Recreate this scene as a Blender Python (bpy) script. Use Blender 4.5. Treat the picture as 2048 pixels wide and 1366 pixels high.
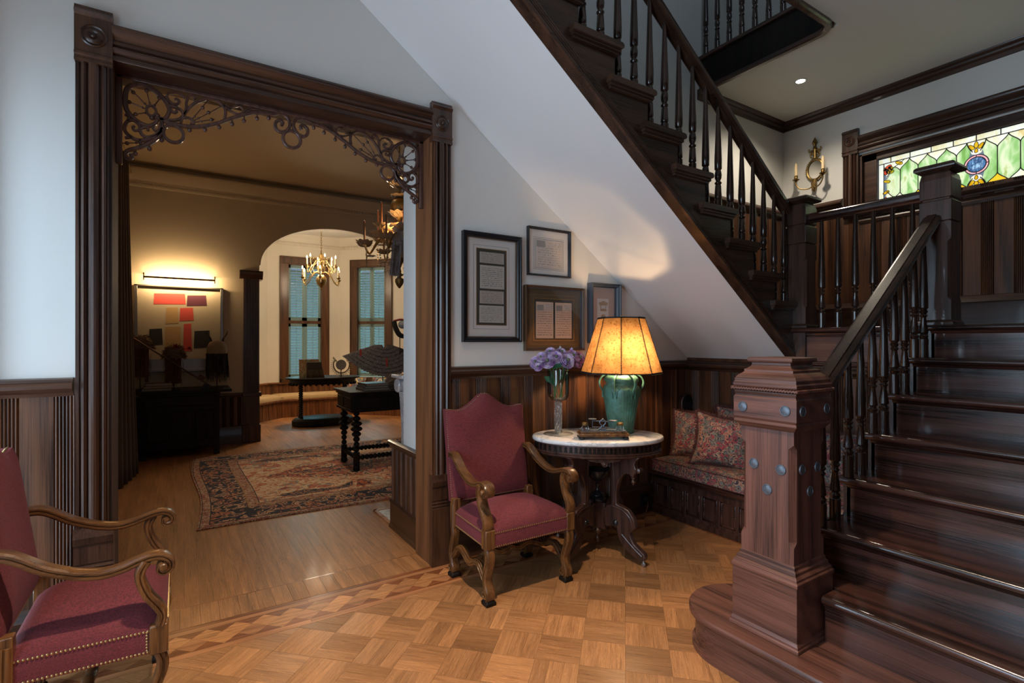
import bpy, bmesh, math, random
from math import sin, cos, pi, sqrt, exp
from mathutils import Vector, Matrix
random.seed(7)
D = bpy.data
SC = bpy.context.scene
COL = SC.collection
for o in list(D.objects): D.objects.remove(o)

# ------------------------------------------------------------------ camera, world, lights, exposure
YAW = 0.5708
cd = D.cameras.new('camera'); cam = D.objects.new('camera', cd); COL.objects.link(cam)
cam.location = (0, 0, 1.40); cam.rotation_euler = (pi/2, 0, -YAW)
cd.sensor_width = 36; cd.sensor_fit = 'HORIZONTAL'; cd.lens = 36*1033/2048; cd.clip_start = .05; cd.clip_end = 100
cd.shift_y = 1/2048
SC.camera = cam
w = D.worlds.new('world'); SC.world = w; w.use_nodes = True
w.node_tree.nodes['Background'].inputs[0].default_value = (.55, .72, .95, 1)
w.node_tree.nodes['Background'].inputs[1].default_value = .22
vs = SC.view_settings
vs.view_transform = 'Standard'; vs.look = 'None'; vs.gamma = 1; vs.use_curve_mapping = False; vs.exposure = 0.5

def area(name, loc, rot, sx, sy, e, col, spread=pi):
    l = D.lights.new(name, 'AREA'); l.shape = 'RECTANGLE'; l.size = sx; l.size_y = sy; l.energy = e; l.color = col; l.spread = spread
    o = D.objects.new(name, l); COL.objects.link(o); o.location = loc; o.rotation_euler = rot; return o
def point(name, loc, e, col, r=.03):
    l = D.lights.new(name, 'POINT'); l.energy = e; l.color = col; l.shadow_soft_size = r
    o = D.objects.new(name, l); COL.objects.link(o); o.location = loc; return o
def spot(name, loc, rot, e, col, ang, blend=.6, r=.05):
    l = D.lights.new(name, 'SPOT'); l.energy = e; l.color = col; l.spot_size = ang; l.spot_blend = blend; l.shadow_soft_size = r
    o = D.objects.new(name, l); COL.objects.link(o); o.location = loc; o.rotation_euler = rot; return o
HX, HY = -1.15, -2.6          # hall extents (left wall, rear wall)
# daylight through the glazed front door in the left wall and the window behind the camera
area('door_daylight', (HX-.12, 2.53, 1.30), (0, -pi/2, 0), 2.3, .56, 34, (.58, .79, 1.0))
area('hall_fill_daylight', (HX-.12, .85, 1.45), (0, -pi/2, 0), 1.9, 1.4, 60, (.60, .80, 1.0))  # added fill lamp at an invented left-wall window, lifting soffit and walls
area('rear_window_daylight', (1.0, HY-.10, 1.9), (-pi/2, 0, pi), 2.2, 1.7, 3, (.72, .86, 1.0))
# hall ceiling lamp and landing downlight
spot('hall_downlight', (.62, 1.30, 3.64), (0, 0, 0), 330, (1.0, .80, .58), 1.55, .9, .05)
spot('hall_downlight', (-.45, 1.15, 3.64), (0, 0, 0), 40, (1.0, .76, .52), 1.6, .9, .04)
spot('landing_downlight', (4.52, 2.414, 3.63), (0, 0, 0), 46, (1.0, .86, .68), 2.5, .9, .04)
# stained glass daylight
area('transom_daylight', (5.62, 1.465, 2.83), (0, pi/2, 0),    .6, 1.7, 4, (.97, 1.0, .98))
# upstairs daylight
area('upstairs_daylight', (2.2, .7, 5.4), (pi/2.3, 0, 0), 1.2, 1.2, 7, (.66, .82, 1.0))
# table lamp
point('table_lamp_light', (2.518, 2.507, 1.315), 15, (1.0, .63, .33), .03)
# parlour: picture light, chandeliers, bay daylight
point('gilt_chandelier_glow', (1.72, 4.78, 2.52), 6, (1.0, .55, .22), .05)
area('picture_light_glow', (0, 7.91, 2.205), (pi/2, 0, 0), .72, .02, 9, (1.0, .66, .32))
point('brass_chandelier_glow', (2.02, 9.25, 2.62), 48, (1.0, .80, .56), .22)
area('bay_daylight', (2.3, 11.6, 2.1), (-pi/2, 0, 0), 2.6, 2.6, 80, (.36, .86, .95))
area('bay_daylight_side', (4.2, 10.6, 2.1), (0, pi/2, -pi/4*0+.78), 2.4, 1.6, 55, (.36, .86, .95))
spot('bay_floor_fill', (2.05, 9.35, 3.46), (0, 0, 0), 170, (1.0, .66, .36), 1.5, .9, .05)  # added spot without a fixture, brightens and warms the bay floor
spot('parlour_downlight', (1.35, 5.3, 3.64), (0, 0, 0), 75, (1.0, .78, .54), 1.35, 1.0, .06)

# ------------------------------------------------------------------ helpers
class MB:
    def __init__(s): s.v = []; s.f = []; s.m = []; s.mi = 0
    def add(s, vs, fs):
        k = len(s.v); s.v += [tuple(v) for v in vs]
        for f in fs: s.f.append([k+i for i in f]); s.m.append(s.mi)
        return s
    def box(s, x0, x1, y0, y1, z0, z1):
        return s.add([(x0,y0,z0),(x1,y0,z0),(x1,y1,z0),(x0,y1,z0),(x0,y0,z1),(x1,y0,z1),(x1,y1,z1),(x0,y1,z1)],
            [(0,3,2,1),(4,5,6,7),(0,1,5,4),(1,2,6,5),(2,3,7,6),(3,0,4,7)])
    def obox(s, c, ax, hs):    # oriented box: centre, three axes, half sizes
        c = Vector(c); a = [Vector(v)*h for v, h in zip(ax, hs)]; vs = []
        for k in range(8):
            vs.append(c + (a[0] if k & 1 else -a[0]) + (a[1] if k & 2 else -a[1]) + (a[2] if k & 4 else -a[2]))
        return s.add(vs, [(0,2,3,1),(4,5,7,6),(0,1,5,4),(1,3,7,5),(3,2,6,7),(2,0,4,6)])
    def frus(s, c, h0, h1, z0, z1):   # square frustum, half sizes h0 (x,y) at z0 and h1 at z1
        cx, cy = c
        def q(h, z): return [(cx-h,cy-h,z),(cx+h,cy-h,z),(cx+h,cy+h,z),(cx-h,cy+h,z)]
        return s.add(q(h0,z0)+q(h1,z1), [(0,3,2,1),(4,5,6,7),(0,1,5,4),(1,2,6,5),(2,3,7,6),(3,0,4,7)])
    def sqprof(s, c, prof):   # stacked square sections [(h,z)...]
        cx, cy = c; vs = []; n = len(prof)
        for h, z in prof: vs += [(cx-h,cy-h,z),(cx+h,cy-h,z),(cx+h,cy+h,z),(cx-h,cy+h,z)]
        fs = [(3,2,1,0), tuple(4*(n-1)+i for i in range(4))]
        for i in range(n-1):
            for j in range(4):
                a, b = 4*i+j, 4*i+(j+1) % 4
                fs.append((a, b, b+4, a+4))
        return s.add(vs, fs)
    def lathe(s, prof, seg=16, M=None, rf=None, sx=1, sy=1):   # prof [(r,z)]; rf(theta,r,z)->r
        vs = []; n = len(prof)
        for r, z in prof:
            for j in range(seg):
                t = 2*pi*j/seg; rr = rf(t, r, z) if rf else r
                p = Vector((rr*cos(t)*sx, rr*sin(t)*sy, z)); vs.append(M @ p if M else p)
        fs = []
        for i in range(n-1):
            for j in range(seg):
                a, b = i*seg+j, i*seg+(j+1) % seg
                fs.append((a, b, b+seg, a+seg))
        if prof[0][0] > 1e-6: fs.append(tuple(range(seg-1, -1, -1)))
        if prof[-1][0] > 1e-6: fs.append(tuple((n-1)*seg+j for j in range(seg)))
        return s.add(vs, fs)
    def ball(s, c, r, seg=10, rings=6, sz=1.0):
        pr = [(max(r*sin(pi*i/rings), 1e-7 if i in (0, rings) else 0), -r*sz*cos(pi*i/rings)) for i in range(rings+1)]
        return s.lathe(pr, seg, Matrix.Translation(c))
    def sweep(s, path, N, ws, ds, prof, cap=True, closed=False):
        path = [Vector(p) for p in path]; N = Vector(N).normalized(); n = len(path); k = len(prof); vs = []
        for i, p in enumerate(path):
            if closed: t = path[(i+1) % n] - path[i-1]
            else: t = path[min(i+1, n-1)] - path[max(i-1, 0)]
            if t.length < 1e-9: t = Vector((0, 0, 1))
            t.normalize(); sd = N.cross(t).normalized()
            w_ = ws[i] if hasattr(ws, '__len__') else ws; d_ = ds[i] if hasattr(ds, '__len__') else ds
            for a, b in prof: vs.append(p + sd*(a*w_) + N*(b*d_))
        fs = []
        for i in range(n if closed else n-1):
            for j in range(k):
                a, b = i*k+j, i*k+(j+1) % k; c, d = ((i+1) % n)*k+(j+1) % k, ((i+1) % n)*k+j
                fs.append((a, b, c, d))
        if cap and not closed: fs.append(tuple(range(k-1, -1, -1))); fs.append(tuple((n-1)*k+j for j in range(k)))
        return s.add(vs, fs)
    def tube(s, path, r, seg=8, closed=False, cap=True):
        path = [Vector(p) for p in path]; n = len(path); vs = []; prev = None
        for i, p in enumerate(path):
            t = (path[(i+1) % n]-path[i-1]) if closed else (path[min(i+1, n-1)]-path[max(i-1, 0)])
            t = t.normalized() if t.length > 1e-9 else Vector((0, 0, 1))
            if prev is None:
                a = Vector((0, 0, 1)) if abs(t.z) < .9 else Vector((1, 0, 0)); u = t.cross(a).normalized()
            else:
                u = prev - t*prev.dot(t); u = u.normalized() if u.length > 1e-6 else t.orthogonal().normalized()
            prev = u; v = t.cross(u); rr = r[i] if hasattr(r, '__len__') else r
            for j in range(seg): vs.append(p + (u*cos(2*pi*j/seg)+v*sin(2*pi*j/seg))*rr)
        fs = []
        for i in range(n if closed else n-1):
            for j in range(seg):
                fs.append((i*seg+j, i*seg+(j+1) % seg, ((i+1) % n)*seg+(j+1) % seg, ((i+1) % n)*seg+j))
        if cap and not closed: fs.append(tuple(range(seg-1, -1, -1))); fs.append(tuple((n-1)*seg+j for j in range(seg)))
        return s.add(vs, fs)
    def prism(s, poly, f, h0, h1):    # poly 2-D points, f(a,b,h)->3-D
        n = len(poly); vs = [f(a, b, h0) for a, b in poly] + [f(a, b, h1) for a, b in poly]
        fs = [tuple(range(n-1, -1, -1)), tuple(range(n, 2*n))] + [(i, (i+1) % n, n+(i+1) % n, n+i) for i in range(n)]
        return s.add(vs, fs)
    def grid(s, nx, ny, f, flip=False):
        vs = [f(i/nx, j/ny) for j in range(ny+1) for i in range(nx+1)]; fs = []
        for j in range(ny):
            for i in range(nx):
                a = j*(nx+1)+i; q = (a, a+1, a+nx+2, a+nx+1); fs.append(q[::-1] if flip else q)
        return s.add(vs, fs)
    def mesh(s, name, mats, smooth=35):
        me = D.meshes.new(name); me.from_pydata([tuple(v) for v in s.v], [], s.f)
        mats = mats if isinstance(mats, (list, tuple)) else [mats]
        for m in mats: me.materials.append(m)
        if len(mats) > 1: me.polygons.foreach_set('material_index', s.m)
        bm = bmesh.new(); bm.from_mesh(me); bmesh.ops.recalc_face_normals(bm, faces=bm.faces); bm.to_mesh(me); bm.free()
        if smooth:
            me.polygons.foreach_set('use_smooth', [True]*len(me.polygons))
            me.set_sharp_from_angle(angle=math.radians(smooth))
        me.update(); return me
    def build(s, name, mats, parent=None, bevel=0, smooth=35, loc=None):
        o = D.objects.new(name, s.mesh(name, mats, smooth)); COL.objects.link(o)
        if parent: o.parent = parent
        if loc: o.location = loc
        if bevel:
            m = o.modifiers.new('bevel', 'BEVEL'); m.width = bevel; m.segments = 2; m.limit_method = 'ANGLE'; m.angle_limit = .7
        return o

def inst(src, parent, loc=(0,0,0), rot=(0,0,0), scale=None, name=None):
    o = src.copy(); COL.objects.link(o); o.parent = parent; o.location = loc; o.rotation_euler = rot
    if scale: o.scale = scale
    if name: o.name = name
    return o
def thing(name, label, cat, loc=(0,0,0), rz=0, group=None):
    o = D.objects.new(name, None); o.empty_display_size = .05; COL.objects.link(o)
    o.location = loc; o.rotation_euler = (0, 0, rz); o['label'] = label; o['category'] = cat
    if group: o['group'] = group
    return o
def tag(o, label, cat, group=None):
    o['label'] = label; o['category'] = cat
    if group: o['group'] = group
    return o
def struct(o): o['kind'] = 'structure'; return o
def stuff(o): o['kind'] = 'stuff'; return o
def dup(root, loc, rz, label, group=None):
    def cp(o, par):
        c = o.copy(); COL.objects.link(c); c.parent = par
        for ch in o.children: cp(ch, c)
        return c
    r = cp(root, None); r.location = loc; r.rotation_euler = (0, 0, rz); r['label'] = label
    if group: r['group'] = group
    return r
def cr(pts, n=5, closed=False):   # Catmull-Rom through points of any dimension
    P = [tuple(p) for p in pts]; out = []; m = len(P)
    for i in range(m if closed else m-1):
        if closed: a, b, c, d = P[i-1], P[i], P[(i+1) % m], P[(i+2) % m]
        else: a, b, c, d = P[max(i-1, 0)], P[i], P[i+1], P[min(i+2, m-1)]
        for k in range(n):
            t = k/n
            out.append(tuple(.5*(2*B+(C_-A)*t+(2*A-5*B+4*C_-D_)*t*t+(3*B-A-3*C_+D_)*t**3) for A, B, C_, D_ in zip(a, b, c, d)))
    if not closed: out.append(P[-1])
    return out
def arc(cx, cy, r, a0, a1, n=12): return [(cx+r*cos(a0+(a1-a0)*i/n), cy+r*sin(a0+(a1-a0)*i/n)) for i in range(n+1)]
def taper(n, a, b, e=1): return [a+(b-a)*(i/(n-1))**e for i in range(n)]
RECT = [(-1,-1),(1,-1),(1,1),(-1,1)]
RND = [(-1,-.6),(-.6,-1),(.6,-1),(1,-.6),(1,.6),(.6,1),(-.6,1),(-1,.6)]
CARVE = [(-1,-.7),(-.7,-1),(-.35,-1),(-.25,-.80),(-.10,-.80),(0,-1),(.45,-1),(.78,-.86),(.84,-.66),(.34,-.52),(.34,-.44),(.92,-.30),(1.02,0),(.92,.30),(.34,.44),(.34,.52),(.84,.66),(.78,.86),(.45,1),(0,1),(-.10,.80),(-.25,.80),(-.35,1),(-.7,1),(-1,.7)]

# ------------------------------------------------------------------ materials
MATS = {}
class NT:
    def __init__(s, name):
        s.m = D.materials.new(name); s.m.use_nodes = True; s.t = s.m.node_tree; s.b = s.t.nodes['Principled BSDF']; s.out = s.t.nodes['Material Output']
        MATS[name] = s.m
    def n(s, typ, **kw):
        x = s.t.nodes.new(typ)
        for k, v in kw.items():
            if k in x.inputs: x.inputs[k].default_value = v
            else: setattr(x, k, v)
        return x
    def l(s, a, b): s.t.links.new(a, b)
    def math(s, op, a, b=None, c=None):
        x = s.t.nodes.new('ShaderNodeMath'); x.operation = op
        for i, v in enumerate((a, b, c)):
            if v is None: continue
            if isinstance(v, (int, float)): x.inputs[i].default_value = v
            else: s.l(v, x.inputs[i])
        return x.outputs[0]
    def mix(s, fac, a, b, blend='MIX'):
        x = s.t.nodes.new('ShaderNodeMix'); x.data_type = 'RGBA'; x.blend_type = blend
        for i, v in ((0, fac), (6, a), (7, b)):
            if isinstance(v, (int, float)): x.inputs[i].default_value = v
            elif isinstance(v, tuple): x.inputs[i].default_value = (*v, 1)
            else: s.l(v, x.inputs[i])
        return x.outputs[2]
    def ramp(s, fac, stops, interp='LINEAR'):
        x = s.t.nodes.new('ShaderNodeValToRGB'); x.color_ramp.interpolation = interp
        e = x.color_ramp.elements
        while len(e) < len(stops): e.new(.5)
        for k, (p, c) in enumerate(stops): e[k].position = p; e[k].color = (*c, 1)
        s.l(fac, x.inputs[0]); return x.outputs[0]
    def coord(s, scale=(1,1,1), rnd=True, kind='Object', rot=(0,0,0)):
        tc = s.t.nodes.new('ShaderNodeTexCoord'); mp = s.t.nodes.new('ShaderNodeMapping')
        mp.inputs['Scale'].default_value = scale; mp.inputs['Rotation'].default_value = rot
        src = tc.outputs[kind]
        if rnd:
            oi = s.t.nodes.new('ShaderNodeObjectInfo'); va = s.t.nodes.new('ShaderNodeVectorMath'); va.operation = 'ADD'
            mm = s.math('MULTIPLY', oi.outputs['Random'], 37.0); cb = s.t.nodes.new('ShaderNodeCombineXYZ')
            for i in range(3): s.l(mm, cb.inputs[i])
            s.l(src, va.inputs[0]); s.l(cb.outputs[0], va.inputs[1]); src = va.outputs[0]
        s.l(src, mp.inputs['Vector']); return mp.outputs[0]
    def noise(s, vec, scale=5, detail=4, rough=.55, dist=0):
        x = s.n('ShaderNodeTexNoise', Scale=scale, Detail=detail, Roughness=rough, Distortion=dist)
        s.l(vec, x.inputs['Vector']); return x.outputs['Fac']
    def bump(s, h, strength=.2, dist=.01):
        x = s.n('ShaderNodeBump', Strength=strength, Distance=dist); s.l(h, x.inputs['Height']); s.l(x.outputs[0], s.b.inputs['Normal'])
    def col(s, c): s.l(c, s.b.inputs['Base Color']) if not isinstance(c, tuple) else setattr(s.b.inputs['Base Color'], 'default_value', (*c, 1))
    def set(s, **kw):
        for k, v in kw.items(): s.b.inputs[k.replace('_', ' ')].default_value = v
        return s.m
def flat(name, c, rough=.5, metal=0, **kw):
    t = NT(name); t.col(c); return t.set(Roughness=rough, Metallic=metal, **kw)
def wood(name, dark, light, axis='Z', rough=.32, var=.35, ray=0, sc=1.0, bump=.06, coat=.25, wave=.5):
    t = NT(name)
    st = {'X': (.12, 1.6, 1.6), 'Y': (1.6, .12, 1.6), 'Z': (1.6, 1.6, .12)}[axis]
    v = t.coord(tuple(a*sc for a in st))
    n1 = t.noise(v, 9, 6, .6, .8)
    st2 = tuple((a*sc*(14 if a > 1 else 3)) for a in st)
    n2 = t.noise(t.coord(st2), 9, 3, .6)
    wv = t.n('ShaderNodeTexWave', Scale=3.2, Distortion=7.5, Detail=3); wv.wave_type = 'BANDS'; wv.bands_direction = 'DIAGONAL'
    wv.inputs['Detail Scale'].default_value = 1.3
    t.l(v, wv.inputs['Vector'])
    st3 = tuple((a*sc*(34 if a > 1 else 4)) for a in st)
    n3 = t.noise(t.coord(st3), 9, 2, .6)
    f = t.math('ADD', t.math('ADD', t.math('MULTIPLY', wv.outputs['Fac'], wave*.42), t.math('MULTIPLY', n1, .75)), t.math('ADD', t.math('MULTIPLY', n2, .85), t.math('MULTIPLY', n3, .6)))
    mid = .21*wave+1.1
    c = t.ramp(t.math('MULTIPLY_ADD', f, 1.15, .5-1.15*mid), [(.18, tuple(a*.6 for a in dark)), (.42, tuple((a+b)*.45 for a, b in zip(dark, light))), (.85, tuple(a*1.12 for a in light))])
    oi = t.t.nodes.new('ShaderNodeObjectInfo')
    k = t.math('ADD', t.math('MULTIPLY', oi.outputs['Random'], var), 1-var*.5)
    hs = t.n('ShaderNodeHueSaturation'); t.l(k, hs.inputs['Value']); t.l(c, hs.inputs['Color'])
    c = hs.outputs[0]
    if ray:
        rv = t.coord(tuple(a*sc for a in {'X': (5, 22, 22), 'Y': (22, 5, 22), 'Z': (22, 22, 5)}[axis]))
        rn = t.noise(rv, 2.2, 2, .5, 1.6)
        rr = t.ramp(rn, [(.60, (0, 0, 0)), (.68, (1, 1, 1))])
        c = t.mix(t.math('MULTIPLY', rr, ray), c, tuple(min(1, a*1.7) for a in light))
    t.col(c)
    t.l(t.math('ADD', t.math('MULTIPLY', n2, .22), rough-.1), t.b.inputs['Roughness'])
    t.bump(t.math('ADD', n2, n3), bump*1.6, .003)
    t.b.inputs['Coat Weight'].default_value = coat; t.b.inputs['Coat Roughness'].default_value = .09
    return t.m

W_DARK = (.030, .011, .006); W_MID = (.105, .036, .015)
M_trim = wood('dark_oak_trim', (.026, .012, .008), (.080, .034, .018), coat=.12)
M_trimH = wood('dark_oak_trim_horizontal', (.026, .012, .008), (.080, .034, .018), axis='X')
M_trimY = wood('dark_oak_trim_deep', (.026, .012, .008), (.080, .034, .018), axis='Y')
M_panel = wood('wainscot_oak', (.036, .014, .007), (.125, .047, .017), var=.45, wave=.7, rough=.46, coat=.04, bump=.03)
M_jamb = wood('jamb_oak', (.17, .064, .026), (.25, .098, .036), bump=.01, rough=.5, coat=.03)
M_stair = wood('stair_oak', (.016, .0075, .006), (.082, .031, .021), axis='Y', rough=.22, coat=.3, wave=.9, bump=.012)
M_stairX = wood('stair_oak_x', (.020, .011, .007), (.076, .036, .021), axis='X', rough=.30, bump=.010)
M_post = wood('post_oak', (.024, .013, .010), (.085, .042, .029), axis='Z', rough=.34, bump=.012)
M_stairZ = wood('stair_oak_z', (.014, .0075, .005), (.042, .019, .012), axis='Z', rough=.24, coat=.5, bump=.008)
M_newel = wood('newel_oak', (.060, .024, .017), (.165, .068, .048), axis='Z', rough=.40, wave=.5, var=.1, coat=.1)
M_newelH = wood('newel_oak_horizontal', (.060, .024, .017), (.165, .066, .045), axis='Y', rough=.38, wave=.6, var=.1, coat=.15)
M_chair = wood('chair_walnut', (.040, .015, .006), (.19, .080, .025), axis='Z', rough=.30, sc=2, coat=.3, var=.1)
M_chairY = wood('chair_walnut_long', (.034, .013, .006), (.165, .070, .022), axis='Y', rough=.30, sc=2, coat=.3, var=.1, wave=.3)
M_table = wood('table_walnut', (.022, .010, .008), (.075, .032, .022), axis='Z', rough=.33, sc=2, var=.1)
M_ebony = wood('ebonised_wood', (.004, .0035, .003), (.013, .009, .007), rough=.5, var=.1, coat=.02)
M_ebony.node_tree.nodes['Principled BSDF'].inputs['Specular IOR Level'].default_value = .22
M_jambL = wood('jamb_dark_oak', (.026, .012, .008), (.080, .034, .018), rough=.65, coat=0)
M_fret = wood('fretwork_oak', (.038, .016, .011), (.11, .046, .030), sc=3, var=.2, rough=.5)
M_floors = [wood('parquet_oak_%d' % i, tuple(a*k for a in (.27, .112, .042)), tuple(a*k for a in (.47, .222, .090)), axis='X', rough=.30, ray=.30, var=.16, sc=3.4, wave=.10, coat=.2) for i, k in enumerate((.62, .78, .92, 1.06, 1.2))]
M_floorX = M_floors[2]
M_plank = wood('plank_oak', (.20, .082, .028), (.40, .180, .068), axis='Y', rough=.42, ray=.22, var=.26, sc=1.5, wave=.2, coat=.04)
M_inD = wood('inlay_walnut', (.14, .040, .015), (.26, .085, .03), axis='X', sc=3, var=.35)
M_inL = wood('inlay_oak', (.33, .135, .045), (.52, .235, .09), axis='X', sc=3, var=.4, ray=.3)
M_strip = wood('inlay_strip', (.30, .115, .045), (.44, .19, .08), axis='X', sc=2, var=.2)
def plaster(name, c):
    t = NT(name); t.col(c); t.bump(t.noise(t.coord((1,1,1), False), 60, 3), .04, .003); return t.set(Roughness=.75)
M_wall = plaster('painted_plaster', (.70, .69, .655))
M_soffit = plaster('soffit_plaster', (.70, .69, .68))
M_ceil = plaster('ceiling_plaster', (.74, .71, .64))
M_parl = plaster('parlour_plaster', (.56, .49, .38))
M_bay = plaster('bay_plaster', (.72, .67, .58))
M_iron = flat('aged_pewter', (.13, .155, .19), .45, .6)
M_brass = flat('aged_brass', (.27, .18, .065), .34, .9)
M_brassdk = flat('dark_gilt', (.21, .135, .05), .42, .8)
M_nail = flat('brass_nail', (.52, .37, .17), .3, .9)
M_black = flat('black_lacquer', (.012, .012, .014), .22)
M_blackm = flat('matt_black', (.010, .010, .010), .6)
M_cream = flat('cream_wax', (.80, .62, .36), .5, Subsurface_Weight=.0)
M_gold = flat('gilt_edge', (.50, .30, .09), .35, .7)
M_rubber = flat('caster_steel', (.4, .4, .42), .3, .9)
M_cord = flat('brown_cord', (.22, .10, .05), .6)
def fabric(name, a, b, sc=70, st=(1, 1, 4)):
    t = NT(name); v = t.coord(st, False); n = t.noise(v, sc, 3, .7); n2 = t.noise(t.coord((1,1,1), False), 5, 2)
    t.col(t.mix(t.math('MULTIPLY', n2, .25), t.ramp(n, [(.32, a), (.64, b)]), a)); t.bump(n, .5, .005)
    return t.set(Roughness=.85, Sheen_Weight=.10, Sheen_Roughness=.4)
M_velvet = fabric('red_chenille', (.060, .008, .013), (.190, .025, .033), 130, (.5, 1.2, 3.2))
M_velvet.node_tree.nodes['Principled BSDF'].inputs['Sheen Tint'].default_value = (1, .45, .6, 1)
def paisley(name, sc, cols, dark):
    t = NT(name); v = t.coord((1,1,1), False)
    wn = t.n('ShaderNodeTexNoise', Scale=sc*.6, Detail=3); t.l(v, wn.inputs['Vector'])
    va = t.n('ShaderNodeVectorMath'); va.operation = 'MULTIPLY_ADD'; t.l(wn.outputs['Color'], va.inputs[0])
    va.inputs[1].default_value = (2.0/sc,)*3; t.l(v, va.inputs[2])
    vo = t.n('ShaderNodeTexVoronoi', Scale=sc); t.l(va.outputs[0], vo.inputs['Vector'])
    sw = t.math('FRACT', t.math('MULTIPLY', vo.outputs['Distance'], 2.6))
    sep = t.n('ShaderNodeSeparateColor'); t.l(vo.outputs['Color'], sep.inputs[0])
    pick = t.math('FRACT', t.math('ADD', sep.outputs[0], t.math('MULTIPLY', t.math('FLOOR', t.math('MULTIPLY', vo.outputs['Distance'], 2.6)), .37)))
    c = t.ramp(pick, [(i/len(cols), k) for i, k in enumerate(cols)], 'CONSTANT')
    ln = t.math('LESS_THAN', t.math('ABSOLUTE', t.math('SUBTRACT', sw, .5)), .14)
    c = t.mix(ln, c, dark)
    v2 = t.n('ShaderNodeTexVoronoi', Scale=sc*2.6); t.l(va.outputs[0], v2.inputs['Vector'])
    dot = t.math('LESS_THAN', v2.outputs['Distance'], .22)
    c = t.mix(t.math('MULTIPLY', dot, .8), c, cols[2])
    t.col(c); t.bump(t.noise(v, 300, 2), .15, .002); return t.set(Roughness=.85)
M_paisley = paisley('paisley_brocade', 30, [(.17,.155,.12),(.30,.125,.085),(.32,.040,.055),(.13,.155,.155),(.42,.22,.15),(.10,.115,.105),(.36,.26,.18),(.20,.13,.11)], (.035,.032,.045))
M_fringe = fabric('maroon_fringe', (.035, .010, .010), (.12, .035, .028), 160)
M_rugbord = paisley('rug_border_navy', 11, [(0.012,0.014,0.026),(0.435,0.167,0.0798),(0.014,0.016,0.03),(0.522,0.29,0.16),(0.02,0.022,0.035),(0.435,0.145,0.0653),(0.015,0.016,0.028),(0.478,0.246,0.131)], (0.012,0.012,0.02))
M_rugguard = paisley('rug_guard_rust', 34, [(0.435,0.29,0.174),(0.362,0.102,0.058),(0.522,0.362,0.232),(0.319,0.087,0.0508)], (0.1,0.035,0.025))
M_rugfield = paisley('rug_field_ivory', 8, [(0.609,0.435,0.261),(0.58,0.406,0.246),(0.377,0.0943,0.0435),(0.58,0.42,0.261),(0.638,0.45,0.275),(0.217,0.203,0.174),(0.594,0.406,0.232)], (0.478,0.174,0.087))
M_rugred = paisley('rug_medallion_rust', 9, [(0.392,0.0943,0.0406),(0.435,0.109,0.0435),(0.493,0.16,0.0725),(0.362,0.087,0.0377),(0.406,0.102,0.0435),(0.551,0.362,0.203)], (0.03,0.025,0.035))
M_rugnavy = paisley('rug_navy_leaf', 14, [(0.012,0.014,0.028),(0.02,0.02,0.03),(0.05,0.045,0.05),(0.014,0.016,0.03)], (0.435,0.189,0.087))
def marble():
    t = NT('white_marble'); v = t.coord((1,1,1), False); n = t.noise(v, 5, 8, .65, 1.5)
    k = t.math('ABSOLUTE', t.math('SUBTRACT', n, .5)); c = t.ramp(k, [(0, (.50, .50, .52)), (.05, (.74, .73, .72)), (1, (.80, .79, .77))])
    t.col(c); return t.set(Roughness=.12)
M_marble = marble()
def pane_glass(name, tint=(1,1,1), gloss=.9):
    t = NT(name); t.t.nodes.remove(t.b); tr = t.n('ShaderNodeBsdfTransparent'); tr.inputs[0].default_value = (*tint, 1)
    gl = t.n('ShaderNodeBsdfGlossy'); gl.inputs['Roughness'].default_value = .02
    fr = t.n('ShaderNodeFresnel'); fr.inputs[0].default_value = 1.5
    mx = t.n('ShaderNodeMixShader'); t.l(t.math('MULTIPLY', fr.outputs[0], gloss), mx.inputs[0]); t.l(tr.outputs[0], mx.inputs[1]); t.l(gl.outputs[0], mx.inputs[2])
    t.l(mx.outputs[0], t.out.inputs[0]); return t.m
M_glass = pane_glass('picture_glass', gloss=.35)
M_vase = pane_glass('clear_crystal', (.975, .985, .985), .8)
def stained(name, cols, sc=5):
    t = NT(name); t.t.nodes.remove(t.b); n = t.noise(t.coord((1, 2.2, .8)), sc, 5, .6, 1.0)
    c = t.ramp(n, [(.25+.5*i/max(1, len(cols)-1), k) for i, k in enumerate(cols)])
    tr = t.n('ShaderNodeBsdfTranslucent'); t.l(c, tr.inputs[0]); gl = t.n('ShaderNodeBsdfGlossy', Roughness=.1); mx = t.n('ShaderNodeMixShader')
    mx.inputs[0].default_value = .04; t.l(tr.outputs[0], mx.inputs[1]); t.l(gl.outputs[0], mx.inputs[2]); t.l(mx.outputs[0], t.out.inputs[0]); return t.m
G_green = stained('opal_green_glass', [(.34,.50,.16), (.50,.70,.38), (.88,.90,.74), (.52,.60,.22)])
G_white = stained('opal_white_glass', [(.9,.86,.66), (.95,.95,.92), (.93,.90,.74), (.80,.60,.22)])
G_amber = stained('amber_glass', [(.92,.62,.06), (.98,.82,.24)])
G_pink = stained('pink_glass', [(.95,.55,.60), (.95,.75,.75)])
G_red = stained('coral_glass', [(.85,.20,.13), (.95,.40,.28)])
G_blue = stained('blue_jewel_glass', [(.08,.34,.62), (.40,.60,.80), (.10,.16,.30), (.70,.85,.95), (.05,.42,.66)], 26)
M_lead = flat('lead_came', (.012, .012, .012), .5)
def emit(name, c, e):
    t = NT(name); t.t.nodes.remove(t.b); x = t.n('ShaderNodeEmission', Strength=e); x.inputs[0].default_value = (*c, 1); t.l(x.outputs[0], t.out.inputs[0]); return t.m
M_bulb = emit('flame_bulb', (1, .62, .28), 14)
M_lampbulb = emit('lamp_bulb', (1, .7, .35), 40)
M_down = emit('downlight_lens', (1, .95, .85), 30)
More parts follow.
